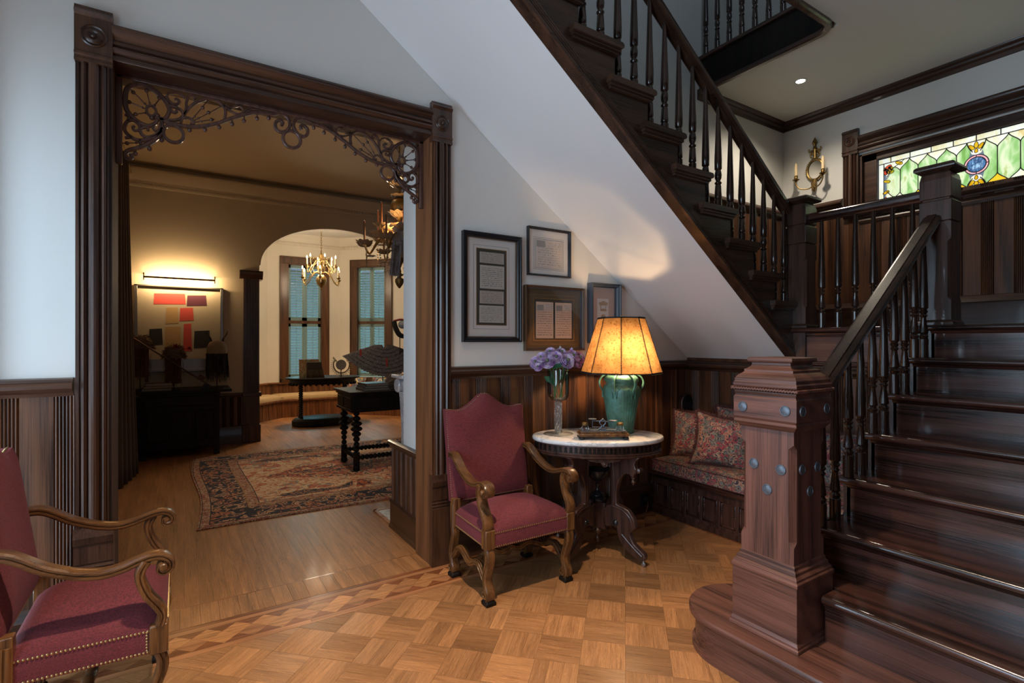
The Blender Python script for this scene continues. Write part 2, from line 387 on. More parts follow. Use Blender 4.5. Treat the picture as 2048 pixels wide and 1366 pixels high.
def shade():
    t = NT('mica_shade'); v = t.coord((1,1,1), False); n = t.noise(v, 9, 6, .7); n2 = t.noise(v, 70, 3, .7)
    c = t.ramp(n, [(.3, (.100, .048, .016)), (.6, (.190, .105, .042))])
    c = t.mix(t.ramp(n2, [(.55, (0,0,0)), (.66, (1,1,1))]), c, (.085, .035, .010))
    tl = t.n('ShaderNodeBsdfTranslucent'); t.l(c, tl.inputs[0]); df = t.n('ShaderNodeBsdfDiffuse'); t.l(c, df.inputs[0])
    tp = t.n('ShaderNodeBsdfTransparent'); tp.inputs[0].default_value = (.9, .5, .2, 1)
    mx = t.n('ShaderNodeMixShader'); mx.inputs[0].default_value = .25; t.l(tl.outputs[0], mx.inputs[1]); t.l(df.outputs[0], mx.inputs[2])
    t.t.nodes.remove(t.b); t.l(mx.outputs[0], t.out.inputs[0]); return t.m
M_shade = shade()
def urn():
    t = NT('verdigris_glaze'); v = t.coord((1,1,1), False); n = t.noise(v, 14, 5, .7); n2 = t.noise(v, 60, 3, .6)
    t.col(t.ramp(n, [(.3, (.045, .105, .065)), (.55, (.075, .20, .15)), (.75, (.10, .30, .27))])); t.bump(n2, .5, .004); return t.set(Roughness=.38)
M_urn = urn()
def letter(name, paper, ink, lines=14, thr=.5, sc=60):
    t = NT(name); tc = t.n('ShaderNodeTexCoord'); sp = t.n('ShaderNodeSeparateXYZ'); t.l(tc.outputs['Generated'], sp.inputs[0])
    zz = t.math('MULTIPLY', sp.outputs[2], lines); fr = t.math('FRACT', zz); fl = t.math('FLOOR', zz)
    cb = t.n('ShaderNodeCombineXYZ'); t.l(t.math('MULTIPLY', sp.outputs[0], sc), cb.inputs[0]); t.l(t.math('MULTIPLY', fl, 7.3), cb.inputs[1]); t.l(t.math('MULTIPLY', fr, 3.5), cb.inputs[2])
    n = t.noise(cb.outputs[0], 1, 2, .6)
    a = t.math('LESS_THAN', t.math('ABSOLUTE', t.math('SUBTRACT', fr, .5)), .26)
    m = t.math('LESS_THAN', t.math('ABSOLUTE', t.math('SUBTRACT', sp.outputs[0], .5)), .44)
    m2 = t.math('LESS_THAN', t.math('ABSOLUTE', t.math('SUBTRACT', sp.outputs[2], .5)), .45)
    f = t.math('MULTIPLY', t.math('MULTIPLY', t.math('GREATER_THAN', n, thr), a), t.math('MULTIPLY', m, m2))
    t.col(t.mix(f, paper, ink)); return t.set(Roughness=.8)
# ------------------------------------------------------------------ floors
YW = 3.0                                             # hall face of the back wall
PX_F = (sin(YAW), cos(YAW)); PX_R = (cos(YAW), -sin(YAW))
def proj(x, y, z):
    t = x*PX_F[0]+y*PX_F[1]; u = x*PX_R[0]+y*PX_R[1]
    return (1024+1033*u/t, 682-1033*(z-1.4)/t, t) if t > .05 else (-9e9, 0, t)
def clip(poly, a, b, c):       # keep a*x+b*y<=c
    out = []
    for i in range(len(poly)):
        p, q = poly[i-1], poly[i]; dp, dq = a*p[0]+b*p[1]-c, a*q[0]+b*q[1]-c
        if (dp <= 0) != (dq <= 0):
            t = dp/(dp-dq); out.append((p[0]+t*(q[0]-p[0]), p[1]+t*(q[1]-p[1])))
        if dq <= 0: out.append(q)
    return out
floor = struct(MB().box(HX, 5.4, HY, 2.985, -.12, -.007).build('floor', M_ebony, smooth=0))
floor2 = struct(MB().box(-.75, 5.4, 2.985, 11.4, -.12, -.007).build('floor.001', M_ebony, smooth=0))
S = .195; R2 = sqrt(.5)
strip_me = [MB().box(-S/2+.0005, S/2-.0005, -S/6+.0003, S/6-.0003, -.007, 0).mesh('parquet_strip', mt, 0) for mt in M_floors]
cand = []
for i in range(-22, 26):
    for j in range(-26, 26):
        cx = .905+(i+.5)*S*R2+(j+.5)*S*R2; cy = 2.555-(i+.5)*S*R2+(j+.5)*S*R2
        tone = random.gauss(1.5 if (i+j) % 2 else 2.5, .7)  # mean tone follows strip direction, painting in its view-dependent sheen
        for k in (-1, 0, 1):
            ang = -pi/4 if (i+j) % 2 else pi/4
            ox, oy = -sin(ang)*k*S/3, cos(ang)*k*S/3
            x, y = cx+ox, cy+oy
            if y < HY+.1 or y > 2.705+S/1.5 or x > 3.27+S/1.5 or x < HX+.1: continue
            c, s = cos(ang), sin(ang)
            P = [(x+a*c-b*s, y+a*s+b*c) for a, b in ((-S/2+.0007, -S/6+.0007), (S/2-.0007, -S/6+.0007), (S/2-.0007, S/6-.0007), (-S/2+.0007, S/6-.0007))]
            Q = clip(clip(P, 0, 1, 2.7045), 1, 0, 3.262)
            if len(Q) < 3: continue
            u, v, t = proj(x, y, 0)
            vis = -60 < u < 2100 and v < 1410 and t > .3 and not (x > 1.95 and y < 1.45)
            cand.append((t if vis else 99+t, x, y, ang, Q, min(4, max(0, round(tone+random.gauss(0, .45))))))
cand.sort(key=lambda a: a[0])
rest = MB(); npc = 0
for d, x, y, ang, Q, tn in cand:
    dz = random.uniform(-.0005, .0003)
    if d < 90 and npc < 300:
        npc += 1
        if abs(max(q[1] for q in Q)-2.7045) > 1e-4 and max(q[0] for q in Q) < 3.2619: o = D.objects.new('parquet_strip', strip_me[tn])
        else:
            c, s = cos(-ang), sin(-ang)
            L = [((a-x)*c-(b-y)*s, (a-x)*s+(b-y)*c) for a, b in Q]
            o = D.objects.new('parquet_strip', MB().prism(L, lambda a, b, h: (a, b, h), -.007, 0).mesh('parquet_strip', M_floors[tn], 0))
        COL.objects.link(o); o.parent = floor; o.location = (x, y, dz); o.rotation_euler = (0, 0, ang)
    else: rest.mi = tn; rest.prism(Q, lambda a, b, h: (a, b, h+dz), -.007, 0)
o = rest.build('parquet_field', M_floors, floor, smooth=0); stuff(o)
MB().box(3.2625, 3.30, 1.0, 2.985, -.007, .0004).build('border_strip', M_inD, floor, smooth=0)
# marquetry border along the back wall
for n, y0, y1, m in (('border_strip', 2.706, 2.7445, M_strip), ('border_strip', 2.9205, 2.956, M_strip), ('border_strip', 2.957, 2.985, M_inD)):
    x = HX
    while x < 3.27:
        x1 = min(x+random.uniform(.7, 1.1), 3.27); MB().box(x, x1-.001, y0, y1, -.007, .0002).build(n, m, floor, smooth=0); x = x1
p = .1265; ya, yb, yc, yd = 2.7455, 2.803, 2.862, 2.9195
def piece(poly, m):
    cx = sum(a for a, b in poly)/len(poly); cy = sum(b for a, b in poly)/len(poly)
    poly = [(cx+(a-cx)*.994, cy+(b-cy)*.994) for a, b in poly]
    MB().prism([(a-cx, b-cy) for a, b in poly], lambda a, b, h: (a, b, h), -.007, 0).build('inlay_piece', m, floor, smooth=0, loc=(cx, cy, random.uniform(-.0003, .0003)))
k0 = int((-.95-1.1205)/p)
for k in range(k0, 17):
    t = 1.1205+k*p
    piece([(t, yd), (t+p/2, yc), (t+p, yd)], M_inD)
    piece([(t+p, yd), (t+p/2, yc), (t+p, yb), (t+1.5*p, yc)], M_inL)
    piece([(t+p/2, yc), (t, yb), (t+p/2, ya), (t+p, yb)], M_strip if k % 2 else M_inL)
    piece([(t+p/2, ya), (t+p, yb), (t+1.5*p, ya)], M_inD)
# threshold boards and parlour planks
x = -.262
while x < 1.31:
    wd = random.uniform(.07, .10); MB().box(x+.0006, min(x+wd, 1.318)-.0006, 2.986, 3.212, -.007, .001).build('threshold_board', M_plank, floor2, smooth=0); x += wd
MB().box(-.262, 1.318, 3.2135, 3.2225, -.007, .0005).build('threshold_strip', M_inD, floor2, smooth=0)
x = -.66; pk = 0.068
while x < 4.6:
    y1 = 10.9 if x < 2.9 else 11.2-(x-2.4)
    MB().box(x+.0002, x+pk-.0002, 3.2235, max(y1, 8.0), -.007, random.uniform(-.0003, .0002)).build('floor_plank', M_plank, floor2, smooth=0); x += pk

# ------------------------------------------------------------------ hall shell
m = MB(); m.box(HX-.1, -.281, YW, 3.235, 0, 6.2); m.box(1.337, 5.4, YW, 3.235, 0, 6.2); m.box(-.281, 1.337, YW, 3.235, 2.705, 6.2)
wall_back = struct(m.build('wall_back', M_wall, smooth=0))
m = MB(); m.box(5.28, 5.4, -.4, 3.0, 0, 2.585); m.box(5.28, 5.4, -.4, 3.0, 3.125, 6.2); m.box(5.28, 5.4, -.4, .648, 2.585, 3.125); m.box(5.28, 5.4, 2.283, 3.0, 2.585, 3.125)
wall_right = struct(m.build('wall_right', M_wall, smooth=0))
struct(MB().box(1.9, 5.28, -.42, -.32, 0, 3.66).build('wall_stair', M_panel, smooth=0))
m = MB(); m.box(HX-.1, HX, HY, .15, 0, 3.66); m.box(HX-.1, HX, 1.55, 2.24, 0, 3.66); m.box(HX-.1, HX, .15, 1.55, 0, .5); m.box(HX-.1, HX, .15, 1.55, 2.4, 3.66); m.box(HX-.1, HX, 2.82, YW, 0, 3.66); m.box(HX-.1, HX, 2.24, 2.82, 2.45, 3.66)  # includes the opening for the added fill window
m.box(HX, -.72, 2.93, YW, 0, 3.66)  # unseen pier added to shade the left end of the back wall
struct(m.build('wall_left', M_wall, smooth=0))
m = MB(); m.box(HX, -.15, HY-.1, HY, 0, 3.66); m.box(2.15, 5.28, HY-.1, HY, 0, 3.66); m.box(-.15, 2.15, HY-.1, HY, 0, 1.0); m.box(-.15, 2.15, HY-.1, HY, 2.8, 3.66)
struct(m.build('wall_front', M_panel, smooth=0))
struct(MB().box(5.28, 5.4, HY, -.4, 0, 3.66).build('wall_right.001', M_panel, smooth=0))
m = MB()
for x0, x1, y0, y1 in ((HX-.1, 5.28, HY, 1.84), (3.95, 5.28, 1.84, YW), (HX-.1, .55, 1.84, YW)): m.box(x0, x1, y0, y1, 3.66, 3.92)
struct(m.build('ceiling', M_ceil, smooth=0))
struct(MB().box(HX-.1, 5.4, -1.6, 3.2, 6.2, 6.3).build('ceiling.001', M_wall, smooth=0))
struct(MB().box(HX-.1, 5.28, -1.7, -1.6, 3.92, 6.2).build('wall_upper_front', M_wall, smooth=0))
struct(MB().box(HX-.1, HX, -1.6, 3.0, 3.92, 6.2).build('wall_upper_left', M_wall, smooth=0))
# glazed front door in the left wall, window behind the camera (both out of frame, they shape the daylight)
def glazing(name, y0, y1, z0, z1, axis, pos, nx, nz, kick):
    m = MB()
    def bar(a0, a1, b0, b1):
        if axis == 'x': m.box(pos-.02, pos+.02, a0, a1, b0, b1)
        else: m.box(a0, a1, pos-.02, pos+.02, b0, b1)
    bar(y0, y0+.06, z0, z1); bar(y1-.06, y1, z0, z1); bar(y0, y1, z1-.06, z1); bar(y0, y1, z0, z0+kick)
    for i in range(1, nx): a = y0+(y1-y0)*i/nx; bar(a-.035, a+.035, z0, z1)
    for i in range(1, nz): a = z0+(z1-z0)*i/nz; bar(y0, y1, a-.02, a+.02)
    r = struct(m.build(name, M_trim))
    g = MB(); (g.box(pos-.003, pos+.003, y0, y1, z0, z1) if axis == 'x' else g.box(y0, y1, pos-.003, pos+.003, z0, z1))
    g.build('glass_pane', M_glass, r, smooth=0)
glazing('door_2', 2.24, 2.82, .0, 2.45, 'x', HX-.04, 1, 3, .16)
glazing('window_5', .15, 1.55, .5, 2.4, 'x', HX-.04, 2, 2, .06)  # unseen window, added to go with the fill lamp
glazing('window_4', -.15, 2.15, 1.0, 2.8, 'y', HY-.04, 2, 2, .06)

# ------------------------------------------------------------------ mouldings
def extr(name, prof, a, b, along, face, mat, parent=None):
    """profile (d, z): d out of the wall plane `face`; run from a to b along axis. along 'x': wall faces -y; 'y': wall faces -x"""
    m = MB()
    f = (lambda d, z, h: (h, face-d, z)) if along == 'x' else (lambda d, z, h: (face-d, h, z))
    m.prism(prof, f, a, b); return m.build(name, mat, parent, smooth=28)
RAIL = [(0,0),(.012,0),(.018,.015),(.036,.024),(.05,.036),(.052,.052),(.044,.06),(.030,.064),(.027,.076),(.012,.082),(0,.082)]
def shift(pr, z): return [(d, q+z) for d, q in pr]
struct(extr('trim_1', shift(RAIL, 1.16), HX, -.40, 'x', YW, M_trimH))
struct(extr('trim_2', shift(RAIL, 1.16), 1.44, 3.76, 'x', YW, M_trimH))
struct(extr('trim_3', shift(RAIL, 1.155), 1.15, 2.975, 'y', 3.76, M_trimY))
struct(extr('trim_4', shift(RAIL, 2.675), 3.90, 5.28, 'x', YW, M_trimH))
struct(extr('trim_5', shift(RAIL, 2.675), 2.42, 2.97, 'y', 5.28, M_trimY))
CROWN = [(0,0),(.010,.004),(.014,.03),(.030,.045),(.034,.06),(.05,.075),(.055,.088),(.055,.09),(0,.09)]
struct(extr('trim_6', shift(CROWN, 3.572), 3.90, 5.28, 'x', YW, M_trimH))
struct(extr('trim_7', shift(CROWN, 3.572), -.32, 2.999, 'y', 5.28, M_trimY))
BASE = [(0,0),(.022,0),(.022,.19),(.026,.2),(.02,.215),(.012,.235),(.008,.25),(0,.25)]
struct(extr('baseboard_left', BASE, HX, -.40, 'x', YW, M_trimH)); struct(extr('baseboard_back', BASE, 1.44, 3.29, 'x', YW, M_trimH))
struct(extr('baseboard_landing', shift([(d, z*1.08) for d, z in BASE], 1.5), .2, 2.99, 'y', 5.28, M_trimY))
struct(extr('baseboard_landing.001', shift([(d, z*1.08) for d, z in BASE], 1.5), 3.87, 5.28, 'x', YW, M_trimH))
_bc = {}
def boards(parent, x0, y0, run, z0, z1, rot, pitch=.19, reed=.072):
    key = (round(z1-z0, 3), pitch)
    if key not in _bc:
        h = z1-z0; pr = [(0, 0), (0, .006)]
        n = 6
        for i in range(n):
            a = reed*(i+.08)/n; b = reed*(i+.92)/n; c = (a+b)/2
            pr += [(a, .005), (a+.2*(b-a), .0115), (c, .0135), (b-.2*(b-a), .0115), (b, .005)]
        pr += [(reed, .006), (reed, 0)]
        rm = MB().prism(pr, lambda a, b, hh: (a, -b, hh), 0, h).mesh('reeded_board', M_panel, 30)
        fw = pitch-reed; fl = [(0, 0), (0, .005), (.004, .010), (fw-.004, .010), (fw, .005), (fw, 0)]
        fm = MB().prism(fl, lambda a, b, hh: (a, -b, hh), 0, h).mesh('wainscot_board', M_panel, 0)
        _bc[key] = (rm, fm)
    rm, fm = _bc[key]; d = 0
    while d < run-.01:
        for me, off in ((rm, 0), (fm, reed)):
            if d+off > run-.03: continue
            o = D.objects.new(me.name.split('.')[0], me); COL.objects.link(o); o.parent = parent
            dd = d+off; o.location = (x0+dd*cos(rot), y0+dd*sin(rot), z0); o.rotation_euler = (0, 0, rot)
        d += pitch
boards(wall_back, 1.449, YW, 2.31, .25, 1.165, 0)
boards(wall_back, -.392-.072-.19*6, YW, 1.212, .25, 1.165, 0)
boards(wall_back, 3.87, YW, 1.41, 1.77, 2.68, 0)
boards(wall_right, 5.28, 2.935, 2.74, 1.77, 2.64, -pi/2)

# ------------------------------------------------------------------ doorway to the parlour
door = thing('door_1', '', '', (0, 0, 0)); del door['label']; del door['category']; struct(door)
FLUTE = [(0,0),(0,.028),(.012,.028),(.0135,.018),(.019,.018),(.021,.032),(.030,.040),(.039,.032),(.041,.020),(.045,.020),(.047,.036),(.056,.044),(.065,.046),(.074,.044),(.083,.036),(.085,.020),(.089,.020),(.091,.032),(.100,.040),(.109,.032),(.111,.018),(.1165,.018),(.118,.028),(.130,.028),(.130,0)]
fl_me = MB().prism(FLUTE, lambda a, b, h: (a, -b, h), 0, 2.078).mesh('casing', M_trim, 25)
for x in (-.392, 1.318):
    o = D.objects.new('casing', fl_me); COL.objects.link(o); o.parent = door; o.location = (x, YW, .57)
    pb = [(0, 0), (.042, 0), (.042, .36), (.036, .365), (.042, .372), (.036, .385), (.042, .392), (.036, .405), (.042, .412), (.042, .49), (.050, .50), (.056, .53), (.048, .55), (.044, .57), (0, .57)]
    MB().prism(pb, lambda d, z, h: (h, YW-d, z), x-.006, x+.136).build('plinth_block', M_trim, door, smooth=25)
    cb = MB(); z = 2.648
    cb.prism([(0, 0), (.045, 0), (.045, .012), (.040, .016), (.040, .024), (.047, .03), (.047, .04), (.040, .044), (.040, .205), (.046, .21), (.052, .222), (.040, .235), (.036, .25), (0, .25)], lambda d, q, h: (h, YW-d, z+q), x-.003, x+.133)
    b = cb.build('corner_block', M_trim, door, smooth=25)
    M = Matrix.Translation((x+.065, YW-.040, z+.122)) @ Matrix.Rotation(pi/2, 4, 'X')
    ros = MB().lathe([(.049, 0), (.049, .004), (.044, .008), (.040, .004), (.036, .003), (.030, .010), (.020, .012), (.014, .007), (.011, .007), (.009, .013), (.004, .016), (0, .016)], 32, M).build('rosette', M_trim, b, smooth=50)
HP = [(0,0),(.026,0),(.026,.018),(.018,.020),(.018,.026),(.032,.030),(.040,.044),(.040,.052),(.026,.058),(.024,.064),(.034,.068),(.036,.080),(.026,.084),(.022,.094),(.03,.105),(.044,.120),(.05,.135),(.05,.142),(.036,.150),(.033,.158),(0,.158)]
extr('header_casing', shift(HP, 2.692), -.262, 1.318, 'x', YW, M_trimH, door)
MB().box(-.281, -.2615, 2.972, 3.24, 0, 2.705).build('jamb', M_jambL, door, .002); MB().box(1.3175, 1.337, 2.972, 3.24, 0, 2.705).build('jamb', M_jamb, door, .002)
MB().box(-.281, 1.337, 2.972, 3.24, 2.688, 2.707).build('head_jamb', M_trimH, door, .002)
# fretwork
YF = 3.12; XC = .528
fret = D.objects.new('fretwork', None); COL.objects.link(fret); fret.parent = door
bands = [  # (points, start half width, end half width)
 ([(-.225,2.576),(-.218,2.627),(-.187,2.654),(-.144,2.662),(-.102,2.646),(-.064,2.609),(-.047,2.570),(-.057,2.532),(-.076,2.512),(-.105,2.514)], .011, .008),
 ([(-.225,2.576),(-.221,2.531),(-.199,2.499),(-.169,2.475),(-.134,2.468),(-.105,2.486),(-.096,2.511)], .011, .008),
 ([(-.057,2.638),(-.044,2.653),(-.018,2.662),(.009,2.655),(.019,2.642)], .006, .004),
 ([(-.06,2.633),(-.05,2.612),(-.031,2.601),(-.011,2.606),(-.004,2.622),(-.016,2.630),(-.024,2.624)], .008, .005),
 ([(.016,2.557),(.026,2.592),(.026,2.624),(.036,2.654),(.053,2.667),(.067,2.658),(.058,2.643)], .007, .005),
 ([(.016,2.557),(.043,2.604),(.070,2.635),(.098,2.654),(.122,2.667),(.158,2.667),(.190,2.648),(.201,2.618),(.197,2.580)], .007, .007),
 ([(-.045,2.585),(-.027,2.587),(-.001,2.581),(.013,2.560),(-.001,2.533),(-.031,2.519),(-.06,2.512)], .007, .007),
 ([(-.044,2.571),(-.027,2.559),(-.014,2.566),(-.02,2.574)], .008, .004),
 ([(.002,2.512),(.010,2.536),(.034,2.547),(.057,2.535),(.057,2.521),(.042,2.521)], .006, .006),
 ([(.190,2.648),(.219,2.630),(.256,2.618),(.278,2.628),(.301,2.654),(.323,2.668)], .006, .005),
 ([(.201,2.655),(.226,2.643),(.241,2.655),(.27,2.668)], .005, .004), ([(.248,2.671),(.271,2.664),(.286,2.647)], .006, .004), ([(.304,2.634),(.323,2.658),(.342,2.660),(.36,2.668)], .005, .004),
 ([(-.086,2.517),(-.057,2.503),(-.018,2.501),(.023,2.501),(.070,2.509),(.119,2.527),(.169,2.551),(.219,2.583),(.278,2.617),(.331,2.643),(.389,2.656),(.428,2.660),(.466,2.673),(.505,2.658),(.519,2.62),(.498,2.581),(.466,2.570),(.445,2.588),(.445,2.618),(.466,2.634),(.482,2.624),(.474,2.607)], .009, .008),
 ([(-.083,2.515),(-.076,2.481),(-.083,2.455),(-.109,2.425),(-.144,2.410),(-.165,2.430),(-.156,2.451),(-.137,2.457),(-.134,2.444)], .008, .006),
 ([(-.082,2.490),(-.088,2.459),(-.105,2.451),(-.115,2.462),(-.108,2.470)], .007, .004),
 ([(-.224,2.504),(-.212,2.496),(-.212,2.477),(-.224,2.455),(-.227,2.428),(-.212,2.405),(-.184,2.390),(-.153,2.392),(-.121,2.409),(-.096,2.430),(-.078,2.455)], .007, .009),
 ([(-.215,2.472),(-.193,2.481),(-.172,2.467),(-.169,2.441),(-.187,2.433),(-.196,2.446),(-.187,2.454)], .007, .005),
 ([(-.203,2.315),(-.199,2.300),(-.210,2.292),(-.222,2.300),(-.224,2.315),(-.212,2.330),(-.184,2.346),(-.147,2.369),(-.112,2.399),(-.086,2.435),(-.076,2.47)], .008, .010),
 ([(-.226,2.388),(-.212,2.392),(-.2,2.398)], .008, .006), ([(-.167,2.391),(-.163,2.362)], .006, .006)]
spindles = [((-.205,2.632),(-.138,2.566),(-.193,2.618),(-.147,2.575)), ((-.143,2.656),(-.126,2.570),(-.140,2.640),(-.128,2.583)), ((-.075,2.636),(-.112,2.568),(-.089,2.618),(-.107,2.577)),
 ((-.223,2.572),(-.145,2.550),(-.209,2.567),(-.155,2.553)), ((-.2,2.508),(-.139,2.532),(-.184,2.514),(-.145,2.529)), ((.122,2.660),(.050,2.543),(.098,2.615),(.062,2.561)),
 ((.186,2.646),(.058,2.537),(.124,2.596),(.079,2.556)), ((.150,2.567),(.060,2.530),(.137,2.562),(.091,2.543)), ((-.236,2.361),(-.168,2.377),(-.218,2.365),(-.182,2.374))]
beads = [(-.078,2.410),(-.128,2.356),(-.184,2.321),(.040,2.487),(.108,2.502),(.172,2.531),(.232,2.561),(.289,2.591),(.352,2.618),(.410,2.634)]
for sgn in (1, -1):
    X = (lambda x: x) if sgn > 0 else (lambda x: 2*XC-x)
    m = MB()
    for pts, a, b in bands:
        P = cr(pts, 4); m.sweep([(X(u), YF, v) for u, v in P], (0, 1, 0), taper(len(P), a, b), .011, RND)
    m.sweep([(X(-.121+.020*cos(t)), YF, 2.545+.025*sin(t)) for t in [2*pi*i/16 for i in range(16)]], (0, 1, 0), .006, .011, RND, closed=True)
    m.ball((X(-.118), YF, 2.512), .013); m.ball((X(-.096), YF, 2.528), .012)
    m.build('scroll_panel', M_fret, fret)
    MB().sweep([(X(-.029+.043*cos(t)), YF, 2.451+.043*sin(t)) for t in [2*pi*i/28 for i in range(28)]], (0, 1, 0), .0075, .010, RND, closed=True).build('ring', M_fret, fret)
    for a, b, c, d in spindles:
        m = MB(); m.tube([(X(a[0]), YF, a[1]), (X(b[0]), YF, b[1])], .0028, 6); m.ball((X(c[0]), YF, c[1]), .0095); m.ball((X(d[0]), YF, d[1]), .006, 8, 4); m.build('spindle', M_fret, fret)
    for a, b in beads:
        m = MB(); m.ball((X(a), YF, b), .0105, 10, 7, 1.15); m.tube([(X(a), YF, b+.008), (X(a), YF, b+.024)], .004, 6); m.build('bead', M_fret, fret)
    MB().box(X(-.2615)-.0001 if sgn > 0 else X(-.236), X(-.236) if sgn > 0 else X(-.2615), YF-.014, YF+.014, 2.26, 2.69).build('side_batten', M_fret, fret, .003)
MB().sweep([(XC+.046*cos(t), YF, 2.541+.048*sin(t)) for t in [2*pi*i/32 for i in range(32)]], (0, 1, 0), .0085, .010, RND, closed=True).build('ring', M_fret, fret)
MB().box(-.2615, 1.3175, YF-.014, YF+.014, 2.672, 2.689).build('top_batten', M_fret, fret, .003)

# ------------------------------------------------------------------ stained glass window in the right wall
win = struct(MB().box(5.29, 5.33, .70, 2.23, 2.5851, 2.605).build('window_1', M_trimY, smooth=0))
def wp(name, prof, a, b, m_=M_trimY): return extr(name, prof, a, b, 'y', 5.28, m_, win)
wp('header_casing', shift(HP, 3.140), .65, 2.281)
wp('sill', [(0,0),(.03,0),(.034,.012),(.06,.02),(.07,.035),(.07,.045),(.03,.055),(0,.055)], .55, 2.41).location.z = 2.60-.055+.012
wp('sill_apron', [(0,0),(.02,0),(.026,.02),(.02,.04),(.012,.055),(0,.055)], .62, 2.28).location.z = 2.545-.055
wf_me = MB().prism(FLUTE, lambda a, b, h: (-b, -a, h), 0, .53)
for y in (2.411, .65):
    MB().prism(FLUTE, lambda a, b, h: (5.28-b, y-a, h), 2.61, 3.14).build('casing', M_trim, win, smooth=25)
    b = MB().prism([(0, 0), (.045, 0), (.045, .012), (.040, .016), (.040, .024), (.047, .03), (.047, .04), (.040, .044), (.040, .2), (.046, .205), (.05, .215), (.036, .23), (0, .23)], lambda d, q, h: (5.28-d, h, 3.14+q), y-.132, y+.002).build('corner_block', M_trim, win, smooth=25)
    M = Matrix.Translation((5.24, y-.065, 3.14+.122)) @ Matrix.Rotation(-pi/2, 4, 'Y')
    MB().lathe([(.045, 0), (.045, .004), (.040, .008), (.036, .004), (.032, .003), (.026, .010), (.018, .012), (.012, .007), (.009, .013), (0, .016)], 28, M).build('rosette', M_trim, b, smooth=50)
for z0, z1, y0, y1 in ((3.056, 3.125, .65, 2.28), (2.585, 2.597, .65, 2.28), (2.585, 3.125, 2.156, 2.28), (2.585, 3.125, .65, .774)):
    MB().box(5.32, 5.36, y0, y1, z0, z1).build('sash_rail', M_trimY, win, .003)
for y0, y1, z0, z1 in ((2.262, 2.283, 2.585, 3.125), (.648, .668, 2.585, 3.125), (.65, 2.28, 3.11, 3.125)): MB().box(5.281, 5.40, y0, y1, z0, z1).build('reveal', M_trim, win, smooth=0)
GX = 5.345
def gpane(poly, m, px=GX):     # poly (y, z)
    cy = sum(a for a, b in poly)/len(poly); cz = sum(b for a, b in poly)/len(poly)
    q = [(a-cy, b-cz) for a, b in poly]
    MB().prism(q, lambda a, b, h: (h, a, b), -.002, .002).build('glass_pane', m, win, smooth=0, loc=(px, cy, cz))
lead = MB()
def came(pts, r=.0034, closed=False): lead.tube([(GX-.003, a, b) for a, b in pts], r, 6, closed=closed)
YC = 1.465; YL, YR = 2.152, .778; z0, z1, z2, z3 = 2.600, 2.638, 3.005, 3.053; zv0, zv1 = 2.722, 2.916; pt = .1312
def ogee(y0, za, y1, zb, n=9):   # from valley (y0,za) to apex (y1,zb): S curve
    out = [(y0+(y1-y0)*(3*(i/n)**2-2*(i/n)**3), za+(zb-za)*i/n) for i in range(n+1)]
    return out
G = [G_green, G_green, G_green]
